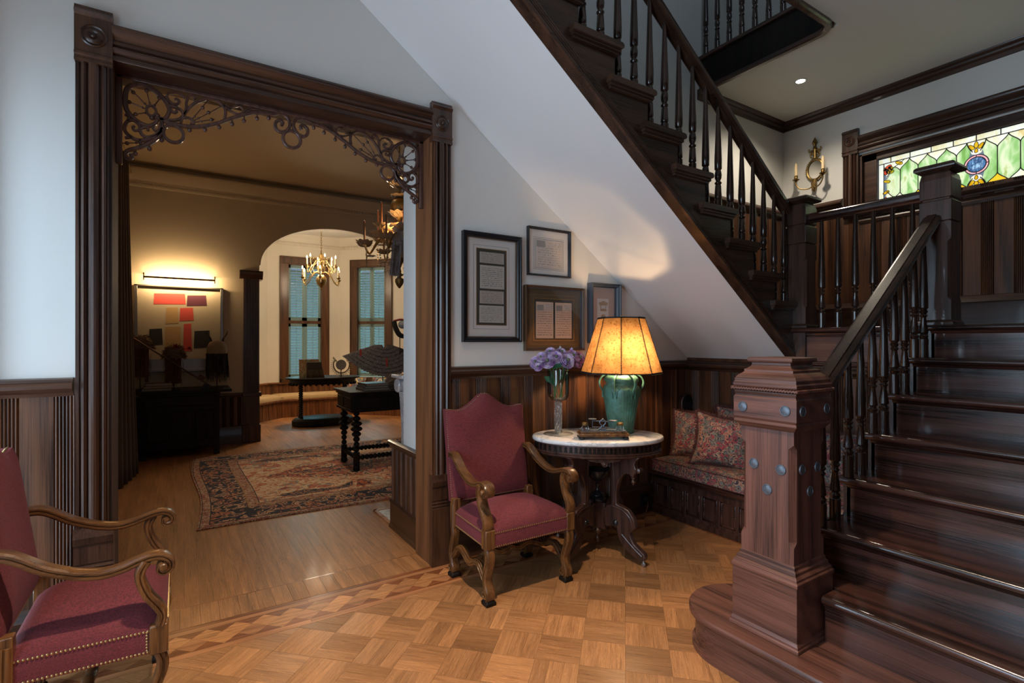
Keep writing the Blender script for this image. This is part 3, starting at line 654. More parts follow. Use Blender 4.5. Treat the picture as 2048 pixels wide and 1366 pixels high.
for sgn in (1, -1):
    Y = lambda y: y if sgn > 0 else 2*YC-y
    A = [1.914, 1.786, 1.656, 1.524]; V = [1.983, 1.852, 1.722, 1.591]
    for i in range(4):
        vl = V[i]; vr = V[i+1] if i < 3 else None; a = A[i]
        up_l = ogee(vl, zv1, a, z2); dn_l = ogee(vl, zv0, a, z1)
        if vr:
            up_r = ogee(vr, zv1, a, z2); dn_r = ogee(vr, zv0, a, z1)
            poly = up_l + up_r[::-1][1:] + dn_r[:-1] + dn_l[::-1]
            gpane([(Y(p), q) for p, q in poly], G_green)
            for c in (up_r, dn_r): came([(Y(p), q) for p, q in c])
        else:
            ring = [(YC+.079*cos(t), 2.815+.079*sin(t)) for t in [1.15-(2.3)*k/10 for k in range(11)]]
            poly = up_l + [(1.50, 2.94)] + [(min(p, 1.55), q) for p, q in ring[1:-1]] + [(1.50, 2.69)] + dn_l[::-1]
            gpane([(Y(p), q) for p, q in poly], G_green)
            came([(Y(p), q) for p, q in cr([(a, z2), (1.515, 2.965), (1.488, 2.92)], 4)]); came([(Y(p), q) for p, q in cr([(a, z1), (1.515, 2.675), (1.488, 2.71)], 4)])
        for c in (up_l, dn_l): came([(Y(p), q) for p, q in c])
        came([(Y(vl), zv0), (Y(vl), zv1)])
        if i < 3:
            nx_u = ogee(V[i+1], zv1, A[i+1], z2); nx_d = ogee(V[i+1], zv0, A[i+1], z1)
            gpane([(Y(p), q) for p, q in (ogee(V[i+1], zv1, a, z2)[::-1] + nx_u[1:])], G_white); gpane([(Y(p), q) for p, q in (ogee(V[i+1], zv0, a, z1)[::-1] + nx_d[1:])], G_white if i % 2 else G_amber)
    # end cell with coral flowers
    el = ogee(V[0], zv1, A[0], z2); ed = ogee(V[0], zv0, A[0], z1)
    gpane([(Y(p), q) for p, q in [(2.108, z2), (A[0], z2)] + el[::-1][1:] + [(V[0], zv1)] + [(2.03, 2.955), (2.085, 2.86)]], G_white)
    gpane([(Y(p), q) for p, q in [(2.108, z1), (A[0], z1)] + ed[::-1][1:] + [(2.03, 2.69), (2.085, 2.76)]], G_white)
    gpane([(Y(p), q) for p, q in [(V[0], zv1), (V[0], zv0), (2.03, 2.69), (2.085, 2.76), (2.09, 2.86), (2.03, 2.955)]], G_green)
    came([(Y(p), q) for p, q in cr([(V[0], zv1), (2.03, 2.955), (2.085, 2.88)], 4)]); came([(Y(p), q) for p, q in cr([(V[0], zv0), (2.03, 2.69), (2.085, 2.75)], 4)])
    gpane([(Y(2.148), z1), (Y(2.11), z1), (Y(2.11), z2), (Y(2.148), z2)], G_white); came([(Y(2.109), z1), (Y(2.109), z2)])
    def petal(cy, cz, a, b, rot, m):
        pl = [(a*cos(t)*(1+.25*cos(t)), b*sin(t)) for t in [2*pi*k/14 for k in range(14)]]
        pl = [(cy+p*cos(rot)-q*sin(rot), cz+p*sin(rot)+q*cos(rot)) for p, q in pl]
        pl = [(Y(p), q) for p, q in pl]; gpane(pl, m, GX-.0045); lead.tube([(GX-.0065, p, q) for p, q in pl], .0022, 5, closed=True)
    for zc, s in ((2.935, 1), (2.668, -1)):
        k = 1.0 if s > 0 else .72
        petal(2.072, zc+s*.03*k, .036*k, .017*k, s*-.5, G_red); petal(2.092, zc-s*.012*k, .030*k, .015*k, 1.5, G_red)
        for dy, dz, r in ((-.012, .016, .6), (.012, -.012, 1.1), (-.018, -.016, -.4), (.0, .004, .2)): petal(2.062+dy*k, zc+s*dz*k, .021*k, .013*k, r*s, G_amber)
    petal(1.985, 2.978, .030, .014, .5, G_amber); petal(2.078, 2.838, .028, .013, .3, G_amber); petal(2.085, 2.745, .026, .013, -.3, G_amber)
    came([(Y(p), q) for p, q in ((1.95, z2), (1.985, 2.978), (2.03, 2.955))], .0028)
    # border blocks
    for ya_, yb_ in ((2.148, 2.054), (2.054, 1.91), (1.91, 1.76), (1.76, 1.611), (1.611, YC)):
        for b0, b1 in ((z2, z3), (z0, z1)): gpane([(Y(ya_), b0), (Y(yb_), b0), (Y(yb_), b1), (Y(ya_), b1)], G_white); came([(Y(yb_), b0), (Y(yb_), b1)])
# medallion
N = 28
for k in range(4):
    a0, a1 = k*pi/2, (k+1)*pi/2
    gpane([(YC+.076*cos(a0+(a1-a0)*i/7), 2.815+.076*sin(a0+(a1-a0)*i/7)) for i in range(8)] + [(YC+.060*cos(a1-(a1-a0)*i/7), 2.815+.060*sin(a1-(a1-a0)*i/7)) for i in range(8)], G_pink, GX-.003)
    lead.tube([(GX-.006, YC+.058*cos(a0), 2.815+.058*sin(a0)), (GX-.006, YC+.078*cos(a0), 2.815+.078*sin(a0))], .003, 5)
gpane([(YC+.059*cos(2*pi*i/N), 2.815+.059*sin(2*pi*i/N)) for i in range(N)], G_blue, GX-.003)
for r in (.077, .060): lead.tube([(GX-.006, YC+r*cos(2*pi*i/N), 2.815+r*sin(2*pi*i/N)) for i in range(N)], .0034, 6, closed=True)
Y = lambda y: y
for s in (1, -1):
    b = 2.815+s*.135
    gpane([(1.524, z2 if s > 0 else z1), (YC-.059, z2 if s > 0 else z1), (YC-.03, 2.815+s*.09), (YC, 2.815+s*.077), (YC+.03, 2.815+s*.09)], G_white)
    def pt2(cy, cz, a, bb, rot): petal(cy, cz, a, bb, rot, G_amber)
    for dy, r in ((.026, .9), (-.026, pi-.9), (0, pi/2)): pt2(YC+dy, b+s*(.004 if dy else .016), .026, .014, r*s)
    pt2(YC, b-s*.028, .018, .011, pi/2)
for q in (z0, z1, z2, z3): came([(YL, q), (YR, q)], .0036)
came([(YL, z0), (YL, z3)]); came([(YR, z0), (YR, z3)])
lead.build('lead_came', M_lead, win)
# ------------------------------------------------------------------ stairs
RIS = .1875
X1 = lambda k: 1.92+.253*(k-1)
R2X = lambda k: 3.742-.2535*(k-1)
def balmesh(L, style):
    if style == 'A':
        pr = [(.024,0),(.024,.103),(.018,.108),(.021,.114),(.0235,.121),(.018,.128),(.0145,.134),(.0225,.142),(.0205,.162),(.0125,.226),(.0145,.232),(.0205,.239),(.0145,.246),(.0135,.25),(.019,.258),(.0215,.264),(.015,.270),(.0165,.276),(.0235,.284),(.0235,.31),(.0225,.36),(.0115,L)]
    else:
        pr = [(.023,0),(.023,.064),(.016,.070),(.0225,.078),(.0225,.086),(.0185,.158),(.0150,.163),(.0215,.171),(.0215,.178),(.014,.184),(.0145,.192),(.0205,.204),(.022,.226),(.0185,.250),(.0155,.256),(.0225,.264),(.0230,.32),(.0105,L)]
    return MB().lathe(pr, 14).mesh('baluster', M_stairZ, 40)
def put(me, parent, loc, name=None):
    o = D.objects.new(name or me.name.split('.')[0], me); COL.objects.link(o); o.parent = parent; o.location = loc; return o
RAILP = [(-1,-.55),(-.8,-.75),(-.5,-.8),(-.5,-1),(.5,-1),(.5,-.8),(.8,-.75),(1,-.55),(1,0),(.92,.35),(.6,.55),(.42,.6),(.30,.9),(0,1),(-.30,.9),(-.42,.6),(-.6,.55),(-.92,.35),(-1,0)]
YE = 1.245; YR_ = -.32
st = thing('staircase', 'lower flight of dark stained oak stairs rising from the hall floor to the landing', 'staircase', (0, 0, 0))
def nosed(x0, x1, z, th=.034):       # tread section in (x, z) with a rounded nose at x0
    r = th/2; return [(x1, z-th), (x1, z)] + [(x0+r+r*cos(a), z-r+r*sin(a)) for a in [pi/2+pi*i/8 for i in range(9)]]
for k in range(2, 8):
    z = RIS*k
    def tread(y0, y1, xa, xb): MB().prism(nosed(xa, xb, z), lambda a, b, h: (a, h, b), y0, y1).build('tread', M_stair, st, smooth=50)
    if k == 2:
        tread(YR_, 1.078, X1(2), X1(3)+.05); MB().box(2.306, X1(3)+.05, 1.079, YE, z-.034, z).build('tread', M_stair, st, smooth=0)
    else: tread(YR_, YE, X1(k), X1(k+1)+.05)
    if k > 2:      # rounded tread return over the open side
        MB().prism(nosed(YE-.005, YE+.03, z), lambda a, b, h: (h, 2*YE+.02-a, b), X1(k)+.012, X1(k+1)+.02).build('tread_return', M_stairX, st, smooth=50)
for k in range(2, 9):
    x = X1(k)+.03; z0 = RIS*(k-1); z1 = RIS*k-.034; y1 = 1.078 if k == 2 else YE-.02
    MB().box(x, x+.02, YR_, y1, z0, z1).build('riser', M_stair, st, smooth=0)
    MB().prism([(x, z1), (x, z1-.018), (x-.006, z1-.016), (x-.010, z1-.008), (x-.018, z1)], lambda a, b, h: (a, h, b), YR_, y1).build('cove', M_stair, st, smooth=50)
# curtail step with rounded end
def bull(r, x0, ylo=YR_, xr=2.45):
    return [(xr, ylo), (x0, ylo)] + [(2.17+r*cos(a), 1.40+r*sin(a)) for a in [pi-(pi)*i/20 for i in range(21)]] + [(2.17+r, 1.30), (xr, 1.25)]
m = MB()
pb = bull(.250, 1.92); pt_ = bull(.244, 1.926)
m.add([(a, b, RIS-.028) for a, b in pb] + [(a, b, RIS-.008) for a, b in pb] + [(a, b, RIS) for a, b in pt_] + [(a, b, RIS-.034) for a, b in pt_], [])
n = len(pb)
m.f += [[3*n+i for i in range(n)][::-1], [2*n+i for i in range(n)]]; m.m += [0, 0]
for i in range(n):
    j = (i+1) % n
    for a, b in ((3*n, 0), (0, n), (n, 2*n)): m.f.append([a+i, a+j, b+j, b+i]); m.m.append(0)
m.build('curtail_tread', M_newelH, st, smooth=50)
m = MB()
for r, x0, za, zb in ((.222, 1.948, .03, RIS-.045), (.232, 1.938, RIS-.046, RIS-.034), (.236, 1.934, 0, .022), (.230, 1.940, .022, .034)):
    m.prism(bull(r, x0), lambda a, b, h: (a, b, h), za, zb)
m.build('curtail_riser', M_newelH, st, smooth=40)
# open side string
P = [(2.30, .0), (2.30, RIS)]
for k in range(2, 9): P += [(X1(k)+.03, RIS*(k-1)), (X1(k)+.03, RIS*k-.034)]
P += [(3.74, RIS*8-.034), (3.74, 0)]
MB().prism(P, lambda a, b, h: (a, h, b), YE-.035, YE-.005).build('stringer', M_stairX, st, smooth=0)
zr = lambda x: 1.275+.735*(x-2.527)
YB = 1.222
for i, off in enumerate((.036, .163)):
    me = balmesh(zr(X1(3)+off)-.085-RIS*3, 'A')
    for k in range(3, 8): put(me, st, (X1(k)+off, YB, RIS*k))
sl = sqrt(1+.735**2)
xa, xb = 2.25, 3.735
MB().sweep([(xa, YB, zr(xa)-.042), (xb, YB, zr(xb)-.042)], (0, 1, 0), .034, .044, [(b, a) for a, b in RAILP]).build('handrail', M_stairX, st, smooth=30)
# landing
land = MB(); land.prism(nosed(X1(8), 5.28, 1.5), lambda a, b, h: (a, h, b), YR_, 2.99); land.build('landing_boards', M_stair, st, smooth=50)
# newel posts
def chamfer_post(c, h, z0, z1, za, zb, ch):
    cx, cy = c; m = MB(); vs = []; Z = [(z0, .0008), (za-.02, .0008), (za, ch), (zb, ch), (zb+.02, .0008), (z1, .0008)]
    for z, k in Z:
        for sx, sy in ((1, 1), (-1, 1), (-1, -1), (1, -1)):
            a = (cx+sx*(h-k), cy+sy*h, z); b = (cx+sx*h, cy+sy*(h-k), z)
            vs += [b, a] if sx*sy > 0 else [a, b]
    fs = [tuple(range(7, -1, -1)), tuple(8*5+i for i in range(8))]
    for i in range(5):
        for j in range(8): fs.append((8*i+j, 8*i+(j+1) % 8, 8*i+8+(j+1) % 8, 8*i+8+j))
    return m.add(vs, fs)
NC = (2.155, 1.230)
nw = chamfer_post(NC, .114, .50, 1.052, .60, .97, .022).build('newel_post', M_newel, st, smooth=0)
MB().sqprof(NC, [(.150,.1875),(.150,.200),(.146,.204),(.146,.212),(.141,.222),(.140,.225),(.139,.436),(.143,.437),(.143,.452),(.137,.458),(.137,.466),(.128,.476),(.127,.488),(.120,.494),(.119,.506),(.115,.512)]).build('plinth', M_newelH, nw, .002, smooth=0)
MB().sqprof(NC, [(.116,1.040),(.122,1.048),(.130,1.058),(.135,1.062),(.135,1.072),(.130,1.075),(.133,1.080),(.136,1.084),(.136,1.168),(.133,1.172),(.131,1.180),(.134,1.190),(.134,1.196)]).build('post_block', M_newelH, nw, .0015, smooth=0)
MB().sqprof(NC, [(.136,1.212),(.138,1.218),(.138,1.226),(.134,1.232),(.133,1.245),(.125,1.258),(.112,1.268),(.106,1.274),(.106,1.284),(.098,1.288),(.088,1.296),(.084,1.304),(.084,1.314),(.094,1.316),(.098,1.322),(.096,1.333),(.090,1.336)]).build('post_cap', M_newelH, nw, .0015, smooth=0)
rp = MB()
for s in range(4):
    dx, dy = ((1, 0), (0, 1), (-1, 0), (0, -1))[s]
    for i in range(23):
        q = -.136+.272*i/22; c = (NC[0]+(dx*.138-dy*q), NC[1]+(dy*.138+dx*q), 1.204)
        t = Vector((-dy, dx, .55)).normalized(); nrm = Vector((dx, dy, 0)); rp.obox(c, (t, nrm, nrm.cross(t)), (.0085, .007, .0042))
rp.build('rope_moulding', M_newelH, nw, .002)
md = MB().lathe([(.0215, -.001), (.0215, .002), (.020, .0042), (.018, .0042), (.0172, .0022), (.0155, .0034), (.011, .0030), (.008, .0046), (.004, .0040), (0, .0052)], 20, rf=lambda t, r, z: r*(1+(.07*sin(5*t) if .007 < r < .0162 else 0))).mesh('medallion', M_iron, 50)
for face in (0, 1):
    for q, z in ((.092, 1.126), (-.092, 1.126), (.055, .888), (-.062, .884), (-.004, .792)):
        h = .136 if z > 1 else .114
        o = put(md, nw, (NC[0]-h, NC[1]+q, z) if face == 0 else (NC[0]-q, NC[1]-h, z)); o.rotation_euler = (0, -pi/2, 0) if face == 0 else (pi/2, 0, 0)
def square_newel(c, parent, zbot):
    h = .076
    nz = chamfer_post(c, h, 1.5, 2.098, 1.66, 1.98, .018).build('newel_post', M_post, parent, smooth=0)
    m = MB().sqprof(c, [(.066,2.09),(.066,2.105),(.078,2.106),(.078,2.226),(.066,2.228),(.066,2.240),(.077,2.242),(.077,2.35),(.070,2.385),(.055,2.40),(.05,2.405)]); m.build('post_block', M_post, nz, .003, smooth=0)
    MB().sqprof(c, [(.060,2.395),(.082,2.402),(.098,2.410),(.100,2.418),(.098,2.430),(.090,2.438),(.080,2.442)]).build('post_cap', M_stairX, nz, .002, smooth=0)
    MB().sqprof(c, [(.088,1.5),(.088,1.515),(.080,1.522),(.076,1.53)]).build('plinth', M_stairX, nz, smooth=0)
    if zbot: MB().sqprof(c, [(.07, zbot), (.07, 1.465)]).build('newel_drop', M_post, nz, smooth=0)
    return nz
square_newel((3.795, 1.207), st, 0)
# upper flight
su = thing('staircase.001', 'upper flight of dark stairs with white plaster underside climbing above the pictures', 'staircase', (0, 0, 0))
square_newel((3.792, 2.026), su, 1.25)
NT2 = 13
tm = MB()
tm.prism(nosed(-.034, .3135, 0, .034), lambda a, b, h: (-a, h, b), 2.0, 2.985)
tread2 = tm.mesh('tread', M_stairX, 50)
cove2 = MB(); cove2.box(-.305, .022, 2.012, 2.04, -.048, -.034); cove2.box(-.298, .014, 2.022, 2.04, -.062, -.048); cove2.box(0, .022, 2.02, 2.98, -.050, -.034)
cove2 = cove2.mesh('cove', M_stairX, 0)
rise2 = MB().box(-.02, 0, 2.05, 2.985, 0, RIS-.034).mesh('riser', M_stair, 0)
bmA = balmesh(.75, 'B')
zt2 = lambda x: 2.405+.735*(3.716-x)
b2 = [balmesh(zt2(R2X(1)-o)-.082-(1.5+RIS), 'B') for o in (.063, .19)]
for k in range(1, NT2+1):
    z = 1.5+RIS*k
    put(tread2, su, (R2X(k), 0, z)); put(cove2, su, (R2X(k), 0, z)); put(rise2, su, (R2X(k), 0, z-RIS))
    for me, o in zip(b2, (.063, .19)): put(me, su, (R2X(k)-o, 2.085, z))
zb2 = lambda x: 1.275+.735*(3.745-x)
P = [(3.745, zb2(3.745)), (3.745, 1.5)]
for k in range(1, NT2+1): P += [(R2X(k), 1.5+RIS*(k-1)), (R2X(k), 1.5+RIS*k-.034)]
P += [(R2X(NT2+1), 1.5+RIS*NT2-.034), (R2X(NT2+1), zb2(R2X(NT2+1)))]
MB().prism(P, lambda a, b, h: (a, h, b), 2.04, 2.10).build('stringer', M_stairX, su, smooth=0)
x0, x1 = 3.745, R2X(NT2+1)
m = MB(); m.prism([(x0, zb2(x0)), (x0, zb2(x0)+.026), (x1, zb2(x1)+.026), (x1, zb2(x1))], lambda a, b, h: (a, h, b), 2.022, 2.042)
m.prism([(x0, zb2(x0)+.026), (x0, zb2(x0)+.036), (x1, zb2(x1)+.036), (x1, zb2(x1)+.026)], lambda a, b, h: (a, h, b), 2.034, 2.042)
for q in (.040, .056, .072): m.prism([(x0, zb2(x0)+q), (x0, zb2(x0)+q+.012), (x1, zb2(x1)+q+.012), (x1, zb2(x1)+q)], lambda a, b, h: (a, h, b), 2.030, 2.042)
stuff(m.build('stringer_moulding', M_stairX, su, smooth=0))
m = MB(); m.prism([(x0+.015, zb2(x0)-.011), (x0+.015, zb2(x0)+.02), (.4, zb2(.4)+.03), (.4, zb2(.4))], lambda a, b, h: (a, h, b), 2.045, 2.999)
m.build('soffit', M_soffit, su, smooth=0)
xa, xb = 3.73, R2X(NT2)
MB().sweep([(xa, 2.085, zt2(xa)-.042), (xb, 2.085, zt2(xb)-.042)], (0, 1, 0), .034, .042, [(b, a) for a, b in RAILP]).build('handrail', M_stairX, su, smooth=30)
# landing balustrade
lb = thing('balustrade', 'short level railing with six dark spindles at the landing edge', 'railing', (0, 0, 0))
me = balmesh(.76, 'A')
for i in range(6): put(me, lb, (3.795, 1.879-.107*i, 1.5))
MB().sweep([(3.795, 1.955, 2.281), (3.795, 1.278, 2.281)], (1, 0, 0), .034, .042, [(b, a) for a, b in RAILP]).build('handrail', M_stair, lb, smooth=30)
# panelling under the landing and alcove wall
alc = struct(MB().box(3.761, 3.80, -.3, 2.999, 0, 1.465).build('wall_alcove', M_panel, smooth=0))
boards(alc, 3.761, 2.935, 1.75, .25, 1.16, -pi/2)
struct(extr('baseboard_alcove', BASE, 1.2, 2.99, 'y', 3.761, M_trimY))
m = MB()
for y0, y1, z0, z1 in ((1.26, 2.05, 1.445, 1.465), (1.26, 2.05, 1.237, 1.25), (1.99, 2.05, 1.237, 1.465), (1.26, 1.30, 1.237, 1.465)): m.box(3.735, 3.761, y0, y1, z0, z1)
pf = m.build('panel_frame', M_stair, alc, .004)
m = MB(); m.box(3.745, 3.761, 1.31, 1.98, 1.26, 1.44); m.build('landing_panel', M_newelH, alc, .012)
# stairwell fascia and upstairs railing
path = [(3.935, 2.999), (3.935, 2.5), (3.935, 2.02)] + arc(3.815, 1.98, .12, 0, -pi/2, 8)[1:] + [(3.0, 1.86), (.56, 1.86)]
for nm, zc, hh, th, off in (('trim_8', 3.79, .14, .012, 0), ('trim_9', 3.652, .022, .026, 0), ('trim_10', 3.94, .02, .03, 0)):
    struct(MB().sweep([(a, b, zc) for a, b in path], (0, 0, 1), th, hh, RND).build(nm, M_ebony if nm == 'trim_8' else M_stair, smooth=40))
ub = thing('balustrade.001', 'dark spindle railing upstairs round the open stairwell', 'railing', (0, 0, 0))
me = balmesh(.80, 'B')
for i in range(9): put(me, ub, (3.94, 2.94-.117*i, 3.955))
MB().sweep([(3.94, 2.99, 4.79), (3.94, 1.95, 4.79)], (1, 0, 0), .034, .042, [(b, a) for a, b in RAILP]).build('handrail', M_stair, ub, smooth=30)
# downlight
dl = thing('ceiling_downlight', 'small round recessed downlight glowing in the landing ceiling', 'light', (4.52, 2.414, 3.66))
MB().lathe([(.034, -.002), (.050, -.004), (.052, -.001), (.052, 0)], 24).build('trim_ring', M_ceil, dl)
MB().lathe([(.034, -.003), (0, -.003)], 24).build('lens', M_down, dl)
# gilt mirror sconce
sc_ = thing('wall_sconce', 'gilt oval mirror sconce with two candle arms beside the stained glass window', 'sconce', (5.279, 2.672, 3.10))
fr = MB(); N = 36
def SV(y, z, x=0): return (-x, y, z)
fr.tube([SV(.075*cos(2*pi*i/N), .098*sin(2*pi*i/N), .012) for i in range(N)], .010, 8, closed=True)
for i in range(N): fr.ball(SV(.087*cos(2*pi*i/N), .111*sin(2*pi*i/N), .011), .0065, 8, 5)
fr.build('mirror_frame', M_brass, sc_)
mm = NT('mirror_silver'); mm.col((.85, .83, .78)); mm.set(Metallic=1, Roughness=.04)
MB().prism([(.07*cos(2*pi*i/N), .093*sin(2*pi*i/N)) for i in range(N)], lambda a, b, h: SV(a, b, h), .001, .008).build('mirror', mm.m, sc_, smooth=0)
cr_ = MB()
for s in (1, -1):
    cr_.tube([SV(s*a, b, .012) for a, b in cr([(.012, .115), (.03, .125), (.045, .145), (.035, .165), (.02, .158), (.022, .145)], 4)], .006, 6)
    cr_.tube([SV(s*a, b, .014) for a, b in cr([(.0, .195), (.025, .192), (.045, .182), (.055, .19), (.058, .205), (.05, .21)], 4)], .0075, 6)
    cr_.tube([SV(s*a, b, .012) for a, b in cr([(.01, .17), (.03, .18), (.04, .17), (.03, .16)], 4)], .005, 6)
cr_.tube([SV(0, .11, .012), SV(0, .2, .014)], .014, 8)
cr_.lathe([(.012, 0), (.022, .01), (.012, .03), (.016, .05), (.026, .062), (.018, .085), (.010, .1), (.004, .115), (0, .12)], 12, Matrix.Translation(SV(0, .20, .014)))
cr_.build('crest', M_brass, sc_)
lo = MB(); lo.tube([SV(0, -.10, .02), SV(0, -.14, .035), SV(0, -.20, .03), SV(0, -.215, .02)], [.022, .026, .018, .008], 10); lo.build('bracket', M_brass, sc_)
for s in (1, -1):
    am = MB(); P = cr([(0, -.15, .03), (.03*s, -.19, .07), (.09*s, -.185, .11), (.125*s, -.14, .12), (.128*s, -.10, .12)], 5)
    am.tube([SV(a, b, c) for a, b, c in P], .006, 8)
    am.lathe([(.006, -.02), (.012, -.012), (.030, 0), (.033, .004), (.014, .006), (.012, .012), (.018, .022), (.016, .030), (.018, .042), (.0145, .044)], 16, Matrix.Translation(SV(.128*s, -.09, .12)))
    a = am.build('candle_arm', M_brass, sc_)
    MB().lathe([(.014, 0), (.0135, .105), (.007, .125), (0, .132)], 12, Matrix.Translation(SV(.128*s, -.05, .12))).build('candle', M_cream, a)
# ------------------------------------------------------------------ armchairs (front faces -y)
def make_armchair():
    r = thing('armchair', 'red upholstered armchair with carved arms against the wainscot beside the marble table', 'chair', (1.645, 2.585, 0))
    # back: s is forward distance; y = -s
    def top(x): return .985+.085*exp(-(x/.092)**2)-.010*exp(-((abs(x)-.185)/.05)**2)
    nx, nz = 26, 14
    bk = MB()
    def bp(u, v, front):
        x = (-.5+u)*.556; z0 = .438; z = z0+(top(x)-z0)*v; lean = -.215-.085*(z-.44)/.6
        x *= 1-.015*(1-v)
        e = min(u, 1-u, v*.9, (1-v)*1.0)*2; puff = .032*min(1, e/.42)**.5 if front else 0
        return Vector((x, -(lean+(.012+puff if front else -.045)), z))
    bk.grid(nx, nz, lambda u, v: bp(u, v, True)); bk.grid(nx, nz, lambda u, v: bp(u, v, False), True)
    k = (nx+1)*(nz+1); ring = [i for i in range(nx+1)] + [(j+1)*(nx+1)-1 for j in range(1, nz+1)] + [nz*(nx+1)+i for i in range(nx-1, -1, -1)] + [j*(nx+1) for j in range(nz-1, 0, -1)]
    for i in range(len(ring)):
        a, b = ring[i], ring[(i+1) % len(ring)]; bk.f.append([a, a+k, b+k, b]); bk.m.append(0)
    bk.build('backrest', M_velvet, r, smooth=60)
    # seat
    s0, s1, hw = -.20, .235, .292
    se = MB()
    def sp(u, v):
        x = (-1+2*u)*hw; s = s0+(s1-s0)*v; x *= 1-.07*(1-v)
        e = max(0, (1-(2*u-1)**4))*max(0, (1-(2*v-1)**4)); return Vector((x, -s, .392+.075*e**.7))
    nn = 18; se.grid(nn, nn, sp); base = [sp(i/nn, j/nn) for j in range(nn+1) for i in range(nn+1)]
    ring = [i for i in range(nn+1)] + [(j+1)*(nn+1)-1 for j in range(1, nn+1)] + [nn*(nn+1)+i for i in range(nn-1, -1, -1)] + [j*(nn+1) for j in range(nn-1, 0, -1)]
    o = len(se.v); se.v += [(se.v[i][0], se.v[i][1], .308) for i in ring]
    for i in range(len(ring)):
        j = (i+1) % len(ring); se.f.append([ring[i], o+i, o+j, ring[j]]); se.m.append(0)
    se.f.append([o+i for i in range(len(ring))]); se.m.append(0)
    se.build('seat', M_velvet, r, smooth=50)
    # nails
    nl = MB()
    def nail(p, nrm):
        nrm = Vector(nrm); q = nrm.to_track_quat('Z', 'Y').to_matrix().to_4x4()
        nl.lathe([(.0048, -.001), (.0042, .0016), (.0022, .003), (0, .0034)], 7, Matrix.Translation(p) @ q)
    for z in (.314, .386):
        n = 40
        for i in range(n+1): nail((-.268+.536*i/n, -.2355, z), (0, -1, 0))
        n = 31
        for sx in (1, -1):
            for i in range(n+1):
                v = i/n; s = s0+.02+(s1-.055-s0-.02)*v; x = hw*(1-.07*(1-(s-s0)/(s1-s0))); nail((sx*(x+.0005), -s, z), (sx, 0, 0))
    for sx in (1, -1):
        for i in range(7): nail((sx*.268, -.2355, .320+.0105*i), (0, -1, 0)); nail((sx*(hw-.003), -.178, .320+.0105*i), (sx, 0, 0))
    for i in range(46): x = -.262+.524*i/45; nail((x, .215-.0135, .446), (0, -1, 0))
    for sx in (1, -1):
        for i in range(42): z = .45+.53*i/41; nail((sx*.2755*(1-.012*(1-i/41)), .215+.085*(z-.44)/.6, z), (sx, -.5, 0))
    for i in range(52):
        x = -.27+.54*i/51; z = top(x)+.001; nail((x, .218+.085*(z-.44)/.6, z), (0, 0, 1))
    stuff(nl.build('nail_trim', M_nail, r))
    # arms, supports, legs in side planes
    armS = [(-.245,.722),(-.215,.726),(-.185,.720),(-.150,.700),(-.105,.668),(-.055,.643),(0,.623),(.055,.614),(.107,.621),(.155,.637),(.195,.646),(.226,.641),(.246,.622),(.246,.600),(.230,.590),(.216,.598),(.217,.612),(.226,.616)]
    supS = [(.176,.636),(.160,.606),(.158,.572),(.178,.516),(.208,.470),(.222,.436),(.214,.402)]
    legF = [(.208,.312),(.222,.275),(.220,.235),(.200,.180),(.188,.140),(.196,.100),(.214,.068),(.216,.042),(.206,.030)]
    legB = [(-.190,.440),(-.192,.312),(-.186,.27),(-.196,.22),(-.214,.16),(-.216,.12),(-.204,.085),(-.192,.062),(-.194,.042),(-.204,.030)]
    def side(pts, x0, x1, w, d, nm, n=5, prof=CARVE, wend=None, grow=None, mt=None):
        P = cr(pts, n); k = len(P)
        pts3 = [(x0+(x1-x0)*i/(k-1), -a, b) for i, (a, b) in enumerate(P)]
        ws = [w]*k if wend is None else taper(k, w, wend); ds = taper(k, d, d if grow is None else grow)
        return MB().sweep(pts3, (1, 0, 0), ws, ds, prof).build(nm, mt or M_chair, r, smooth=30)
    for sx in (1, -1):
        side(armS, sx*.262, sx*.292, .018, .026, 'arm', wend=.011, grow=.030, mt=M_chairY)
        MB().lathe([(.0, -.034), (.010, -.033), (.013, -.030), (.013, .030), (.010, .033), (0, .034)], 16, Matrix.Translation((sx*.292, -.226, .611)) @ Matrix.Rotation(pi/2, 4, 'Y')).build('arm_scroll', M_chair, r)
        side(supS, sx*.288, sx*.276, .016, .027, 'arm_support', grow=.030)
        m = MB(); m.box(sx*.272-.029, sx*.272+.029, -.240, -.184, .302, .405); m.build('corner_block', M_chair, r, .006)
        for pts, zz in ((legF, 1), (legB, 1)):
            lg = side(pts, sx*.268, sx*.262, .020, .026, 'leg', wend=.014)
            ex = pts[-1][0]; rr = .024
            q = [(ex-.004+(.026-.017*t)*cos(pi*.5-t*2*pi*1.25), .052+(.026-.017*t)*sin(pi*.5-t*2*pi*1.25)) for t in [i/22 for i in range(23)]]
            MB().sweep([(sx*.262, -a+.016, b) for a, b in q], (1, 0, 0), taper(23, .008, .006), .024, RND).build('foot_scroll', M_chair, lg, smooth=40)
            MB().sqprof((sx*.262, -ex+.004), [(.030, 0), (.031, .018), (.024, .026), (.020, .034)]).build('foot_block', M_ebony, lg, .003)
        # side stretcher
        S = [(.196, .115), (.165, .130), (.13, .165), (.10, .185), (.06, .180), (.025, .160), (0, .155), (-.025, .160), (-.06, .180), (-.10, .195), (-.14, .19), (-.175, .150), (-.205, .120)]
        side(S, sx*.262, sx*.262, .016, .020, 'side_stretcher', mt=M_chairY)
    C = [(-.262, .158), (-.21, .162), (-.165, .182), (-.12, .190), (-.07, .172), (-.03, .178), (0, .19), (.03, .178), (.07, .172), (.12, .190), (.165, .182), (.21, .162), (.262, .158)]
    P = cr(C, 4)
    MB().sweep([(a, 0, b) for a, b in P], (0, 1, 0), .015, .018, CARVE).build('cross_stretcher', M_chair, r, smooth=40)
